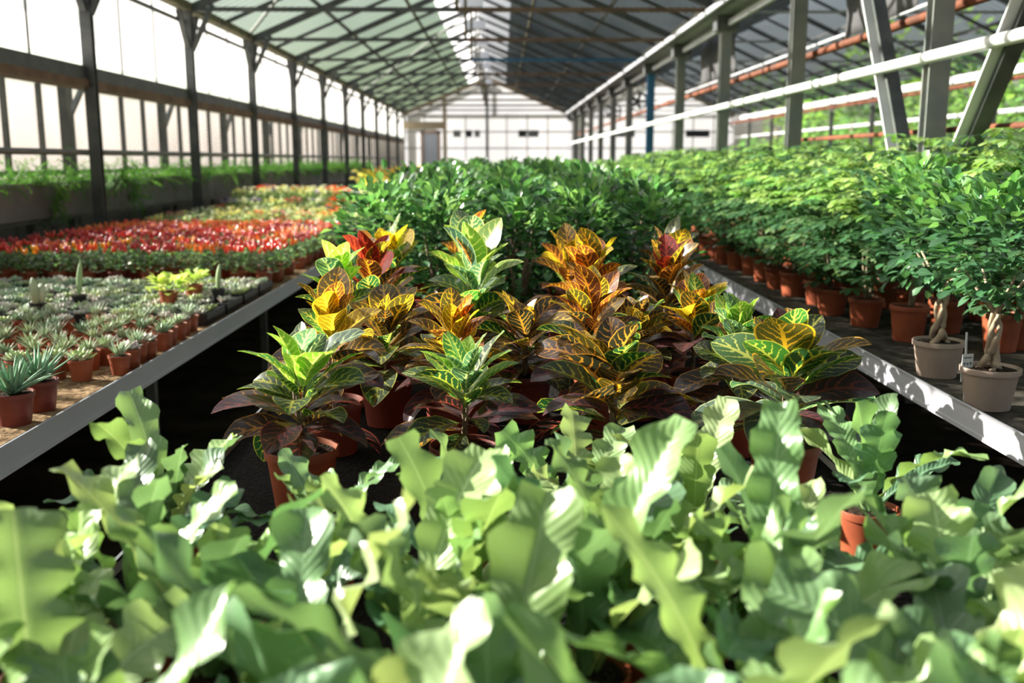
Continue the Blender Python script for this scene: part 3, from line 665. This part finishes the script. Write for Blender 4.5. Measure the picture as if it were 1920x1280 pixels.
# ---------------------------------------------------------------- bushes
def bush_mesh(seed, n, R, z0, z1, L, cols, topcols=None, palmate=False, fold=.25, low=False):
    rng = random.Random(seed); lv = Leaves(); k = 0
    zc, hz = (z0 + z1) / 2, (z1 - z0) / 2
    while k < n:
        a = rng.uniform(0, 6.28); c = rng.uniform(-1, 1); rr = rng.uniform(.45, 1.0) ** .5 * rng.uniform(.88, 1.1)
        sn = math.sqrt(1 - c * c); x, y, z = R * rr * sn * math.cos(a), R * rr * sn * math.sin(a), zc + hz * rr * c
        lumps = .82 + .25 * math.sin(3 * a + seed) * math.sin(4 * c + seed)
        x *= lumps; y *= lumps
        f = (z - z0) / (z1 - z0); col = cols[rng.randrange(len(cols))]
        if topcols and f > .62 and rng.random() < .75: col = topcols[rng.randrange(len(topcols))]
        phi = a + rng.uniform(-.9, .9); th = math.asin(max(-1, min(1, c))) * .6 + rng.uniform(-.3, .7)
        if palmate:
            m = rng.randrange(6, 9); ph0 = rng.uniform(0, 6.28); tx, ty = rng.uniform(-.3, .3) + .3 * math.cos(a), rng.uniform(-.3, .3) + .3 * math.sin(a)
            cc = jit(rng, col, .25)
            for q in range(m):
                ph = ph0 + q * 2 * PI / m
                lv.leaf((x, y, z), ph, L * rng.uniform(.85, 1.1), L * .40, -.15 - .5 * (tx * math.cos(ph) + ty * math.sin(ph)) + rng.uniform(-.15, .15), .5, rng, cc, (cc[0] * 1.5, cc[1] * 1.25, cc[2] * 1.3), shape='obovate', nu=2, nv=3 if low else 4, fold=fold)
            k += m
        else:
            cc = jit(rng, col, .25)
            lv.leaf((x, y, z), phi, L * rng.uniform(.75, 1.15), L * .58, th, rng.uniform(.1, .6), rng, cc, (cc[0] * 1.8, cc[1] * 1.4, cc[2] * 1.5), shape='obovate' if rng.random() < .5 else 'oval', nu=2, nv=3 if low else 4, fold=fold, roll=rng.uniform(-.8, .8))
            k += 1
    return lv.mesh('foliage', shrubm)
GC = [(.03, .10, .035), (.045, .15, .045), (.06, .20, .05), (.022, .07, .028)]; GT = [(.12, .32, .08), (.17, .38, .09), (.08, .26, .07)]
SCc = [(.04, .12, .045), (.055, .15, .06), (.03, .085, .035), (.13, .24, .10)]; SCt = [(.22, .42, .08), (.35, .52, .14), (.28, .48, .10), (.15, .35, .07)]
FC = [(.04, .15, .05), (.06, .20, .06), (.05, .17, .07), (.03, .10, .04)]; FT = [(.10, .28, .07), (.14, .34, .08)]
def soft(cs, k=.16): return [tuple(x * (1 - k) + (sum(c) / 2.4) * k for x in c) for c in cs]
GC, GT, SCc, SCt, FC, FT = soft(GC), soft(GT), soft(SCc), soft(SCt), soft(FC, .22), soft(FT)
def bush(name, label, cat, x, y, rz, r, h, pm, meshes, k, group, stem=True, z=.752, sm=None, sc=1.0):
    rng = random.Random(int(x * 1000) + int(y * 77)); t = thing(name, label, cat, (x, y, z), rz, group)
    pot_part(t, r, h, pm); soil_shared(t, r, h, rng)
    if stem: kid('stem', sm or STEMB, t).location = (0, 0, h * .9)
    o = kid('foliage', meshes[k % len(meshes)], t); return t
STEMB = stem_mesh(77, .62, .009, barkm, 4, .08)
cb_mesh = [bush_mesh(50 + k, 350, .225, .16, .70, .062, GC, GT) for k in range(4)]
cb_low = [bush_mesh(60 + k, 200, .225, .19, .70, .066, GC, GT, low=True) for k in range(3)]
def fused(meshes, r, h, pm):   # a far bush: foliage and pot in one mesh
    out = []
    for me in meshes:
        a = me.copy(); import bmesh as bmm; bm = bmm.new(); bm.from_mesh(a); n0 = len(bm.faces)
        bm.from_mesh(pot_mesh(r, h, pm, 12)); bm.faces.ensure_lookup_table()
        a.materials.append(pm)
        for f in bm.faces[n0:]: f.material_index = 1
        bm.to_mesh(a); bm.free(); out.append(a)
    return out
cb_far = fused(cb_low, .085, .15, terra)
cnt = 0
for j in range(26):
    Y = 4.42 + j * .36
    for i in range(5):
        rng = random.Random(j * 31 + i); x = -.56 + i * .31 + rng.uniform(-.03, .03) + .03 * (j % 2); y = Y + rng.uniform(-.03, .03)
        if j < 4:
            lab = ('glossy green bush in the front bush row behind the crotons, %s from the left' % ('first', 'second', 'third', 'fourth', 'fifth')[i]) if j == 0 else 'glossy green bush in the rows just behind the front bush row of the centre bench'
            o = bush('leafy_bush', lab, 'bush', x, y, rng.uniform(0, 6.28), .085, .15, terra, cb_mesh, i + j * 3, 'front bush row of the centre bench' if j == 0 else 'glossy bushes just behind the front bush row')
        else:
            o = obj('leafy_bush', cb_far[cnt % 3]); o.location = (x, y, .752); o.rotation_euler.z = rng.uniform(0, 6.28); tag(o, 'glossy green bush deep among the blurred far rows of the centre bench', 'bush', 'far glossy bushes of the centre bench')
        o.scale = (1, 1, rng.uniform(.96, 1.07) * (1 + .004 * j)); cnt += 1
# right bench -------------------------------------------------------------
sc_mesh = [bush_mesh(80 + k, 600, .26, .16, .90, .082, SCc, SCt, palmate=True) for k in range(4)]
sc_low = fused([bush_mesh(90 + k, 380, .27, .22, .90, .088, SCc, SCt, palmate=True, low=True) for k in range(3)], .085, .16, terra)
fi_mesh = [bush_mesh(70 + k, 520, .27, .26, .80, .062, FC, FT) for k in range(3)]
def braid_mesh(seed, H, r=.0115):
    b = MB(); rng = random.Random(seed)
    for k in range(3):
        pts = []; R = []
        for q in range(15):
            f = q / 14; a = k * 2 * PI / 3 + f * 5.2; rad = .012 + .018 * (1 - f) ** 3 + .005 * math.sin(f * 9 + k)
            pts.append((rad * math.cos(a), rad * math.sin(a), -.012 + H * f)); R.append(r * (1.15 - .5 * f) * (1 + .12 * math.sin(q * 1.7 + k)))
        b.tube(pts, R, 9)
    for k in range(4):
        a = rng.uniform(0, 6.28); b.tube([(0, 0, H * .92), (.05 * math.cos(a), .05 * math.sin(a), H * 1.25), (.1 * math.cos(a), .1 * math.sin(a), H * 1.6)], [.008, .006, .003], 6)
    return b.mesh('braided_trunk', barkp, True)
for i, (px, py, lab, hb) in enumerate(((1853, 728, 'braided-trunk fig tree in the nearest grey-brown pot at right', .20), (1757, 672, 'braided-trunk fig tree in the farther of two grey-brown pots', .21))):
    x, y = W(px, py + 8, .80); t = thing('braided_fig', lab, 'potted tree', (x, y, .752), i * 1.3, 'braided fig trees in grey-brown pots')
    pot_part(t, .093, .135, taupe); soil_shared(t, .093, .135, random.Random(i))
    kid('braided_trunk', braid_mesh(i, hb), t).location = (0, 0, .125)
    me = bush_mesh(170 + i, 460, .24, .33, .74, .060, FC, FT); kid('foliage', me, t)
    if i == 0: bx, by = x, y
# plant tag on a stake
tx, ty = W(1812, 700, .86)
t = thing('plant_tag', 'white printed tag leaning between the two grey-brown pots', 'tag', (tx, ty, .753), .25)
b = MB(); b.bar((0, 0, 0), (-.012, .0, .245), .006, .003); kid('stake', b.mesh('s', whitem), t)
b = MB(); b.box(-.021, .021, -.0012, .0012, .08, .172); kid('tag_card', b.mesh('s', tagm), t)
b = MB(); rng = random.Random(4)
for r_ in range(4):
    for c_ in range(3 if r_ else 1):
        w_ = .03 if r_ == 0 else .006; x0 = -.015 + c_ * .012; z0 = .158 - r_ * .021
        b.box(x0, x0 + w_, -.0018, -.0013, z0, z0 + (.004 if r_ == 0 else rng.uniform(.006, .012)))
kid('tag_print', b.mesh('s', inkm), t)
for px, py, k, lab in ((1905, 655, 0, 'round-leaved fig bush cut by the right edge beside the near grey-brown pot'), (1715, 640, 1, 'round-leaved bush in terracotta pot just left of the grey-brown pots')):
    x, y = W(px, py, .76); o = bush('fig_bush', lab, 'bush', x + (.05 if k == 0 else 0), y + .08, k * 2., .085, .16, terra, fi_mesh, k, None)
cnt = 0; row1 = 0
for i in range(9):
    j = 0; Y = (4.78 if i == 0 else 3.75) if i < 2 else 3.3 + .1 * (i % 2)
    while Y < 17.5:
        rng = random.Random(i * 977 + j); x = 1.76 + i * .335 + rng.uniform(-.03, .03); y = Y + rng.uniform(-.03, .03)
        if abs(x - XR) < .12 and min(abs(y - f) for f in FR) < .16: x += .17
        if x / y < .56 and x < 4.45:
            near = (i == 0 and j < 9) or (i == 1 and j < 6) or (i > 1 and y < 4.6)
            if near:
                ro = ('first', 'second', 'third', 'fourth', 'fifth', 'sixth', 'seventh', 'eighth', 'ninth')
                if i == 0: lab, gp = 'umbrella-leaved bush in terracotta pot along the pale rail, %s past the grey-brown pots' % ro[j], 'rail-side row of umbrella-leaved bushes'
                else: lab, gp = 'umbrella-leaved bush just behind the rail-side row of the right bench', 'umbrella-leaved bushes behind the rail-side row'
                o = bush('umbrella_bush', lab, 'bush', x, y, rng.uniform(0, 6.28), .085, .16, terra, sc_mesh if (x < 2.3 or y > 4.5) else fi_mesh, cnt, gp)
            else:
                o = obj('umbrella_bush', sc_low[cnt % 3]); o.location = (x, y, .752); o.rotation_euler.z = rng.uniform(0, 6.28)
                tag(o, 'yellow-green umbrella-leaved bush in the blurred mass deep on the right bench', 'bush', 'far umbrella-leaved bushes of the right bench')
            k = rng.uniform(.92, 1.06) * (.90 if i == 0 else 1.0 if i == 1 else 1.04); o.scale = (1, 1, k); cnt += 1
        j += 1; Y += .37 if i == 0 else .42
print('right bushes', cnt)
# ---------------------------------------------------------------- left bench: succulents
def rosette(seed, n, L, r, cols, th=(1.35, .3), bend=.3, flat=.5, prof='taper', nv=4, nn=5):
    rng = random.Random(seed); lv = Leaves()
    for i in range(n):
        f = i / (n - 1); lv.spike((.004 * math.cos(i * 2.4), .004 * math.sin(i * 2.4), 0), i * 2.4 + rng.uniform(-.2, .2), L * (.65 + .35 * f) * rng.uniform(.85, 1.15), r, th[0] + (th[1] - th[0]) * f, -bend if th[1] < .3 else bend * rng.uniform(-.6, 1), rng, jit(rng, cols[rng.randrange(len(cols))], .15), nn, nv, flat, prof=prof)
    return lv.mesh('leaves', succm)
AL = [(.13, .27, .15), (.20, .36, .22), (.26, .42, .28)]
for i, (px, py, lab) in enumerate(((18, 770, 'spiky aloe in a terracotta pot at the very left edge'), (66, 745, 'spiky aloe in terracotta pot, right and behind its twin at the left edge'))):
    x, y = W(px, py, .80); t = thing('aloe', lab, 'succulent', (x, y + .03, .752), i * 1.1, 'aloes at the left edge')
    pot_part(t, .062, .10, terra2); soil_shared(t, .062, .10, random.Random(i)); kid('leaves', rosette(500 + i, 30, .155, .0105, AL, (1.45, .45), .35, .55, nv=6), t).location = (0, 0, .095)
HW = [(.45, .55, .30), (.36, .50, .28), (.52, .60, .38)]; EC = [(.58, .62, .40), (.48, .56, .38), (.50, .62, .22)]; HZ = [(.25, .38, .22), (.33, .45, .30)]; PK = [(.62, .55, .50), (.52, .54, .44), (.70, .68, .60)]
PALE = [(.42, .54, .36), (.55, .62, .48), (.38, .50, .30)]
roset = [rosette(520, 20, .055, .0055, HW, (1.4, .55), .3), rosette(521, 20, .05, .006, HW, (1.4, .6), .3), rosette(522, 24, .042, .010, EC, (1.1, .12), .5, .4, 'plump'),
         rosette(523, 22, .06, .0045, PALE, (1.45, .7), .2), rosette(524, 26, .035, .009, PK, (1.2, .2), .4, .5, 'plump'), rosette(525, 18, .05, .006, HZ, (1.4, .6), .3)]
RN = ['pale spiky', 'light green spiky', 'flat pale rosette', 'thin-leaved grey-green', 'plump rosette', 'dark green spiky']
spots = []
for px, py, k in ((36, 705, 2), (105, 700, 2), (153, 703, 2), (228, 692, 3), (60, 672, 0), (130, 676, 0), (200, 675, 0), (180, 655, 1), (258, 670, 3), (268, 682, 4), (298, 664, 4), (318, 648, 5), (10, 660, 0)):
    x_, y_ = W(px, py, .77); spots.append((min(x_, -1.445), y_, k, True))
def free(x, y, d, lst): return all((x - a[0]) ** 2 + (y - a[1]) ** 2 > d * d for a in lst)
rng = random.Random(9)
for j in range(9):
    for i in range(16):
        x = -1.475 - i * .108 + rng.uniform(-.012, .012); y = 3.78 + j * .112 + rng.uniform(-.012, .012)
        if x / y > -.53 and free(x, y, .098, spots): spots.append((x, y, rng.choice((0, 0, 1, 1, 3, 3, 4, 5, 2)), False))
FRONT = ['flat pale rosette in a small terracotta pot, leftmost of three at front', 'yellow-green flat rosette in small terracotta pot, middle of three at front', 'flat rosette in the brightest orange small pot near the bench edge',
         'thin-leaved succulent in small pot standing right of the three flat rosettes', 'pale spiky succulent behind the leftmost flat rosette', 'pale spiky succulent behind the middle flat rosette', 'pale spiky succulent behind the brightest orange small pot',
         'light spiky succulent a little farther behind the brightest orange pot', 'thin-leaved succulent rising behind the right small pot', 'bushy little succulent against the left bench rail', 'round cactus-like succulent near the left bench rail', 'dark green succulent in small pot by the left bench rail', 'pale spiky succulent at the left photo edge behind the aloes']
for i, (x, y, k, fr) in enumerate(spots):
    t = thing('small_succulent', FRONT[i] if fr else '%s succulent among the crowded small terracotta pots of the left bench' % RN[k], 'succulent', (x, y, .752), rng.uniform(0, 6.28), 'front small succulents' if fr else 'crowded %s succulents' % RN[k])
    pot_part(t, .043, .074, terra); soil_shared(t, .043, .074, rng); kid('leaves', roset[k], t).location = (0, 0, .070); t.scale = [rng.uniform(.92, 1.08)] * 3; KIDS[t.name][-1].scale = [1.3] * 3
print('succ', len(spots))
# black trays with small rosettes
def tray_mesh():
    b = MB(); b.box(-.24, .24, -.16, .16, .035, .045)
    for x in (-.24, .24): b.box(x - .004, x + .004, -.16, .16, 0, .056)
    for y in (-.16, .16): b.box(-.24, .24, y - .004, y + .004, 0, .056)
    for i in range(6):
        for j in range(4): b.tube([(-.2 + i * .08, -.12 + j * .08, .002), (-.2 + i * .08, -.12 + j * .08, .05)], .034, 12)
    return b.mesh('tray', black)
TM = tray_mesh()
plug = [rosette(540 + k, 14, .030, .008, c, (1.2, .25), .4, .5, 'plump', 3, 4) for k, c in enumerate((PK, PALE, HZ, EC))]
PN = ['greyish pink', 'pale green', 'dark green', 'creamy']
nt = 0
for j in range(4):
    for i in range(5):
        x = -1.68 - i * .51; y = 4.98 + j * .36
        if x / y < -.56: continue
        tr = obj('nursery_tray', TM); tr.location = (x, y, .755); tag(tr, 'black nursery tray, %s from the aisle in the %s tray row' % (('first', 'second', 'third', 'fourth', 'fifth')[i], ('nearest', 'second', 'third', 'farthest')[j]), 'tray', 'black nursery trays on the left bench')
        for a in range(6):
            for c in range(4):
                rr = rng.random()
                if rr < .12: continue
                k = rng.randrange(4) if i > 1 else rng.choice((0, 1, 3))
                o = obj('rosette_plant', plug[k]); o.location = (x - .2 + a * .08, y - .12 + c * .08, .804); o.rotation_euler.z = rng.uniform(0, 6.28); s = rng.uniform(1.25, 1.95); o.scale = (s, s, s * rng.uniform(.8, 1.3))
                tag(o, '%s little rosette plant growing in the black nursery trays' % PN[k], 'succulent', '%s rosettes in black trays' % PN[k]); nt += 1
print('plugs', nt)
# odd ones: pale club cactus, flower-spike plant, bright yellow-green leafy plant
def solo(name, px, py, lab, me, r=.05, h=.08, z=.80, cat='succulent', pn='leaves', pm=terra):
    x, y = W(px, py, z); t = thing(name, lab, cat, (x, y, .755 if y < 4.8 or y > 6.4 else .811)); pot_part(t, r, h, pm); soil_shared(t, r, h, rng); kid(pn, me, t).location = (0, 0, h * .93); return t
def club(seed, n, L, r, col):
    rg = random.Random(seed); lv = Leaves()
    for i in range(n): lv.spike((.02 * math.cos(i * 2.4) * (n > 1), .02 * math.sin(i * 2.4) * (n > 1), 0), i * 2.4, L * rg.uniform(.7, 1.1), r, 1.5, .1, rg, jit(rg, col, .1), 8, 8, 1, prof='plump')
    return lv.mesh('club', succm)
solo('club_cactus', 72, 590, 'pair of pale club-shaped cacti standing above the trays at left', club(1, 3, .13, .024, (.50, .58, .40)), .04, .05, cat='cactus', pn='body', pm=black)
solo('club_cactus', 150, 575, 'single leaning pale cactus column above the trays', club(2, 1, .17, .016, (.36, .50, .24)), .04, .05, cat='cactus', pn='body', pm=black)
solo('club_cactus', 410, 565, 'slender pale green cactus near the pepper plants', club(3, 1, .17, .014, (.42, .52, .28)), .04, .06, cat='cactus', pn='body', pm=black)
def leafy(seed, n, R, H, L, cols, m=None, shape='obovate', wr=.6, raw=False):
    rg = random.Random(seed); lv = Leaves()
    for i in range(n):
        f = rg.random(); a = rg.uniform(0, 6.28); r_ = R * rg.uniform(.2, 1) * (1 - .4 * f)
        lv.leaf((r_ * math.cos(a), r_ * math.sin(a), H * f), a + rg.uniform(-.6, .6), L * rg.uniform(.7, 1.2), L * wr, rg.uniform(-.1, 1.0), rg.uniform(.2, .8), rg, jit(rg, cols[rg.randrange(len(cols))], .22), shape=shape, nu=2, nv=3, fold=.2, roll=rg.uniform(-.6, .6))
    return lv if raw else lv.mesh('foliage', m or softm)
LYC = [(.55, .66, .18), (.62, .70, .30), (.40, .56, .14)]
solo('lime_leafy_plant', 318, 575, 'bright yellow-green leafy plant standing behind the trays', leafy(5, 60, .09, .07, .065, LYC), .05, .07, cat='potted plant', pn='foliage')
solo('lime_leafy_plant', 365, 560, 'smaller pale leafy plant right of the bright yellow-green one', leafy(6, 50, .08, .06, .055, LYC), .05, .07, cat='potted plant', pn='foliage')
# ---------------------------------------------------------------- peppers
PC = PC_ = {'deep red': [(.42, .012, .014), (.55, .02, .02)], 'scarlet': [(.75, .03, .015), (.80, .07, .02)], 'orange': [(.90, .22, .01), (.85, .13, .01)], 'golden orange': [(.92, .38, .015), (.9, .25, .01)]}
PF = [leafy(30 + k, 80, .095, .12, .045, [(.05, .15, .045), (.08, .22, .06), (.20, .34, .12), (.04, .10, .035)], shrubm) for k in range(3)]
PONE = {}
def one_pepper(k, q, cols):
    rg = random.Random(q); lv = Leaves(); lv.spike((0, 0, 0), 0, .04, .0095, 1.5, 0, rg, cols[q % len(cols)], 8, 6, 1, prof='plump' if q % 3 else 'taper'); return lv.mesh('pepper', pepm)
for k, c in PC_.items(): PONE[k] = [one_pepper(k, q, c) for q in range(3)]
def pepper_spots(seed):
    rg = random.Random(seed); o = []
    for i in range(13):
        a = rg.uniform(0, 6.28); r_ = .085 * rg.random() ** .5; o.append((r_ * math.cos(a), r_ * math.sin(a), .205 + rg.uniform(0, .03), rg.uniform(-.35, .35), rg.uniform(.85, 1.15)))
    return o
def peppers(seed, cols):
    rg = random.Random(seed); lv = leafy(seed, 80, .095, .12, .045, [(.05, .15, .045), (.08, .22, .06), (.20, .34, .12), (.04, .10, .035)], raw=True); n0 = sum(len(q) for q in lv.Fq)
    for i in range(18):
        a = rg.uniform(0, 6.28); r_ = .085 * rg.random() ** .5
        lv.spike((r_ * math.cos(a), r_ * math.sin(a), .115 + rg.uniform(0, .035)), a, rg.uniform(.030, .045), rg.uniform(.007, .010), rg.uniform(1.1, 1.57), 0, rg, jit(rg, cols[rg.randrange(len(cols))], .12), 7, 4, 1, prof='plump' if i % 3 else 'taper')
    me = lv.mesh('foliage', shrubm); me.materials.append(pepm); n1 = len(me.polygons); me.polygons.foreach_set('material_index', np.array([0] * n0 + [1] * (n1 - n0), np.int32)); return me
PM = {k: [peppers(40 + q, c) for q in range(2)] for k, c in PC.items()}
rng = random.Random(21); npp = 0
for j in range(15):
    Y = 6.42 + j * .205
    for i in range(11):
        x = -1.52 - i * .19 + rng.uniform(-.02, .02); y = Y + rng.uniform(-.025, .025)
        if x / y < -.53: continue
        f = (x + 3.5) / 2.1
        if 4 <= j <= 5 and rng.random() < .5: continue
        k = rng.choices(list(PC), weights=(3, 3, .8 + 2 * f + (j > 8) * 6, .3 + (j > 8) * 5 * f + (j in (0, 1) and .3 < f < .8) * 5))[0]
        t = thing('pepper_plant', 'ornamental pepper with %s upright fruits in the crowded pepper block of the left bench' % k, 'pepper plant', (x, y, .752), rng.uniform(0, 6.28), '%s ornamental peppers' % k)
        pot_part(t, .055, .09, terra if rng.random() < .8 else terra2); npp += 1
        if j < 4:
            kid('foliage', PF[npp % 3], t).location = (0, 0, .085)
            for q, (a_, b_, c_, tl, sc_) in enumerate(pepper_spots(npp)):
                o = kid('pepper', PONE[k][q % 3], t); o.location = (a_, b_, c_); o.rotation_euler = (tl, tl * .7, q); o.scale = [sc_] * 3
        else: kid('foliage', PM[k][npp % 2], t).location = (0, 0, .085)
print('peppers', npp)
# ---------------------------------------------------------------- flowering plants beyond
WF = [leafy(60 + k, 90, .11, .13, .055, [(.20, .36, .14), (.40, .52, .28), (.58, .66, .40), (.10, .22, .08)]) for k in range(3)]
def blooms(seed, col, n=15):
    rg = random.Random(seed); lv = Leaves()
    for i in range(n):
        a = rg.uniform(0, 6.28); r_ = .09 * rg.random() ** .5; c = (r_ * math.cos(a), r_ * math.sin(a), .13 + rg.uniform(0, .05))
        for q in range(5): lv.leaf(c, q * 2 * PI / 5 + a, .030, .030, .35, .2, rg, jit(rg, col, .1), shape='obovate', nu=2, nv=2)
    return lv.mesh('flowers', petm)
BL = {'white': (.85, .85, .78), 'creamy yellow': (.85, .80, .40), 'lilac': (.50, .38, .80), 'pink': (.85, .35, .45), 'orange-red': (.90, .15, .05)}
BM = {k: blooms(80 + i, c) for i, (k, c) in enumerate(BL.items())}
nf = 0
for j in range(17):
    Y = 9.75 + j * .30
    for i in range(8):
        x = -1.58 - i * .255 + rng.uniform(-.03, .03); y = Y + rng.uniform(-.04, .04)
        k = rng.choices(list(BL), weights=(5, 4, .6, .7, .8))[0] if j < 9 else rng.choices(list(BL), weights=(4, 2, 1, 1.2, 1.5))[0]
        t = thing('flowering_plant', 'leafy plant with %s flowers beyond the pepper block on the left bench' % k, 'flowering plant', (x, y, .752), rng.uniform(0, 6.28), '%s flowering plants' % k)
        pot_part(t, .06, .10, terra); kid('foliage', WF[nf % 3], t).location = (0, 0, .09); kid('flowers', BM[k], t).location = (0, 0, .09); nf += 1
        s = 1.0 + .25 * (j > 8); t.scale = (s, s, s * (1 + .3 * (j > 10)))
YB = [leafy(95, 160, .2, .35, .09, [(.62, .55, .10), (.75, .62, .25), (.45, .50, .10)]), leafy(96, 160, .2, .35, .09, [(.80, .40, .06), (.75, .62, .3), (.6, .5, .1)])]
for q, (px, Z) in enumerate(((690, 15.3), (715, 15.6), (735, 16.2), (752, 16.8), (770, 17.4), (800, 18.6))):
    x, _ = atY(px, 300, Z); x = min(x, -1.6); t = thing('yellow_shrub', 'pale yellow and orange shrub at the far end of the left bench', 'shrub', (x, Z, .752), q, 'yellow shrubs at the far end')
    pot_part(t, .1, .17, terra); kid('foliage', YB[q % 2], t).location = (0, 0, .16); t.scale = (1.2, 1.2, 1.25)
# ---------------------------------------------------------------- asparagus fern trough on the left
t = thing('fern_trough', 'long raised grey-panelled trough along the left wall', 'trough')
b = MB(); y = 3.0
while y < 34:
    b.box(-3.93, -3.90, y + .006, y + 1.19, 1.06, 1.36); y += 1.2
kid('front_panels', b.mesh('f', netm), t)
b = MB(); b.box(-4.5, -3.93, 3, 34, 1.02, 1.06); b.box(-4.53, -4.5, 3, 34, 1.06, 1.34); b.box(-4.5, -3.93, 3, 34, 1.06, 1.3, 1); kid('trough_bed', b.mesh('f', [steel, soilm]), t)
for y in np.arange(3.4, 34, 3.0):
    for x in (-4.4, -4.0):
        b = MB(); b.box(x - .03, x + .03, y - .03, y + .03, 0, 1.02); kid('leg', b.mesh('l', steel), t)
def asparagus(seed):
    rg = random.Random(seed); lv = Leaves()
    for i in range(34):
        a = rg.uniform(0, 6.28); L = rg.uniform(.18, .42); th0 = rg.uniform(.5, 1.45); bd = rg.uniform(1.0, 2.4); n = 20
        x = z = 0; r_ = rg.uniform(0, .1); px, py = r_ * math.cos(a), r_ * math.sin(a)
        c = jit(rg, rg.choice([(.06, .17, .035), (.09, .24, .04), (.13, .30, .05)]), .2)
        for q in range(n):
            th = th0 - bd * (q / n) ** 1.2; x += L / n * math.cos(th); z += L / n * math.sin(th)
            for s in (-1, 1): lv.leaf((px + x * math.cos(a), py + x * math.sin(a), z), a + s * rg.uniform(.6, 1.3), rg.uniform(.03, .05), .008, th + rg.uniform(-.5, .5), .2, rg, c, shape='oval', nu=1, nv=2, fold=0)
    return lv.mesh('fronds', softm)
AM = [asparagus(k) for k in range(3)]; q = 0; y = 5.0
while y < 30:
    o = obj('asparagus_fern', AM[q % 3]); o.location = (-4.08 + .1 * math.sin(q * 2.1), y, 1.30); o.rotation_euler.z = q * 1.9; s = 1.0 + .25 * math.sin(q * 1.3); o.scale = (s, s * 1.15, s)
    tag(o, 'feathery asparagus fern spilling over the raised trough along the left wall', 'fern', 'feathery ferns in the left trough'); q += 1; y += .34
# a few stalks hanging low over the panel
for i, y in enumerate((6.9, 8.7, 9.6, 10.5)):
    o = obj('trailing_fern', AM[i % 3]); o.location = (-3.86, y, 1.22); o.rotation_euler = (0, 1.9, i * .3); o.scale = (.9, .6, .8); tag(o, 'thin fern sprays trailing down the grey trough front, ' + ('nearest', 'second', 'third', 'farthest')[i] + ' clump', 'fern')
# ---------------------------------------------------------------- trees outside on the right
def tree_mesh(seed, R, H):
    rg = random.Random(seed); lv = Leaves()
    for c in range(16):
        a = rg.uniform(0, 6.28); cr = R * rg.uniform(.1, .7); cx, cy_, cz = cr * math.cos(a), cr * math.sin(a), H * rg.uniform(.2, .9); br = R * rg.uniform(.3, .5)
        col = jit(rg, rg.choice([(.10, .22, .05), (.18, .32, .07), (.26, .40, .10), (.07, .15, .04)]), .2)
        for i in range(110):
            p = Vector((rg.gauss(0, 1), rg.gauss(0, 1), rg.gauss(0, 1))).normalized() * br * rg.uniform(.6, 1)
            lv.leaf((cx + p.x, cy_ + p.y, cz + p.z), rg.uniform(0, 6.28), .32, .22, rg.uniform(-.6, .9), .4, rg, jit(rg, col, .2), shape='oval', nu=1, nv=2, fold=0)
    return lv.mesh('crown', treem)
TMs = [tree_mesh(k, 2.6, 5.5) for k in range(3)]; rng = random.Random(3)
trunk = MB(); trunk.tube([(0, 0, 0), (.1, 0, 1.5), (0, .1, 3.2)], [.2, .15, .08], 9); trunk = trunk.mesh('trunk', barkm, True)
for q in range(16):
    x = 13.6 + 5.4 * (q % 2) + rng.uniform(-.3, .3); y = 13 + (q // 2) * 5.3 + 2.6 * (q % 2) + rng.uniform(-.3, .3)
    t = thing('tree', 'leafy green tree outside beyond the far right glass side', 'tree', (x, y, -.12), q, 'trees outside on the right'); kid('trunk', trunk, t); kid('crown', TMs[q % 3], t); t.scale = [rng.uniform(.9, 1.08)] * 3
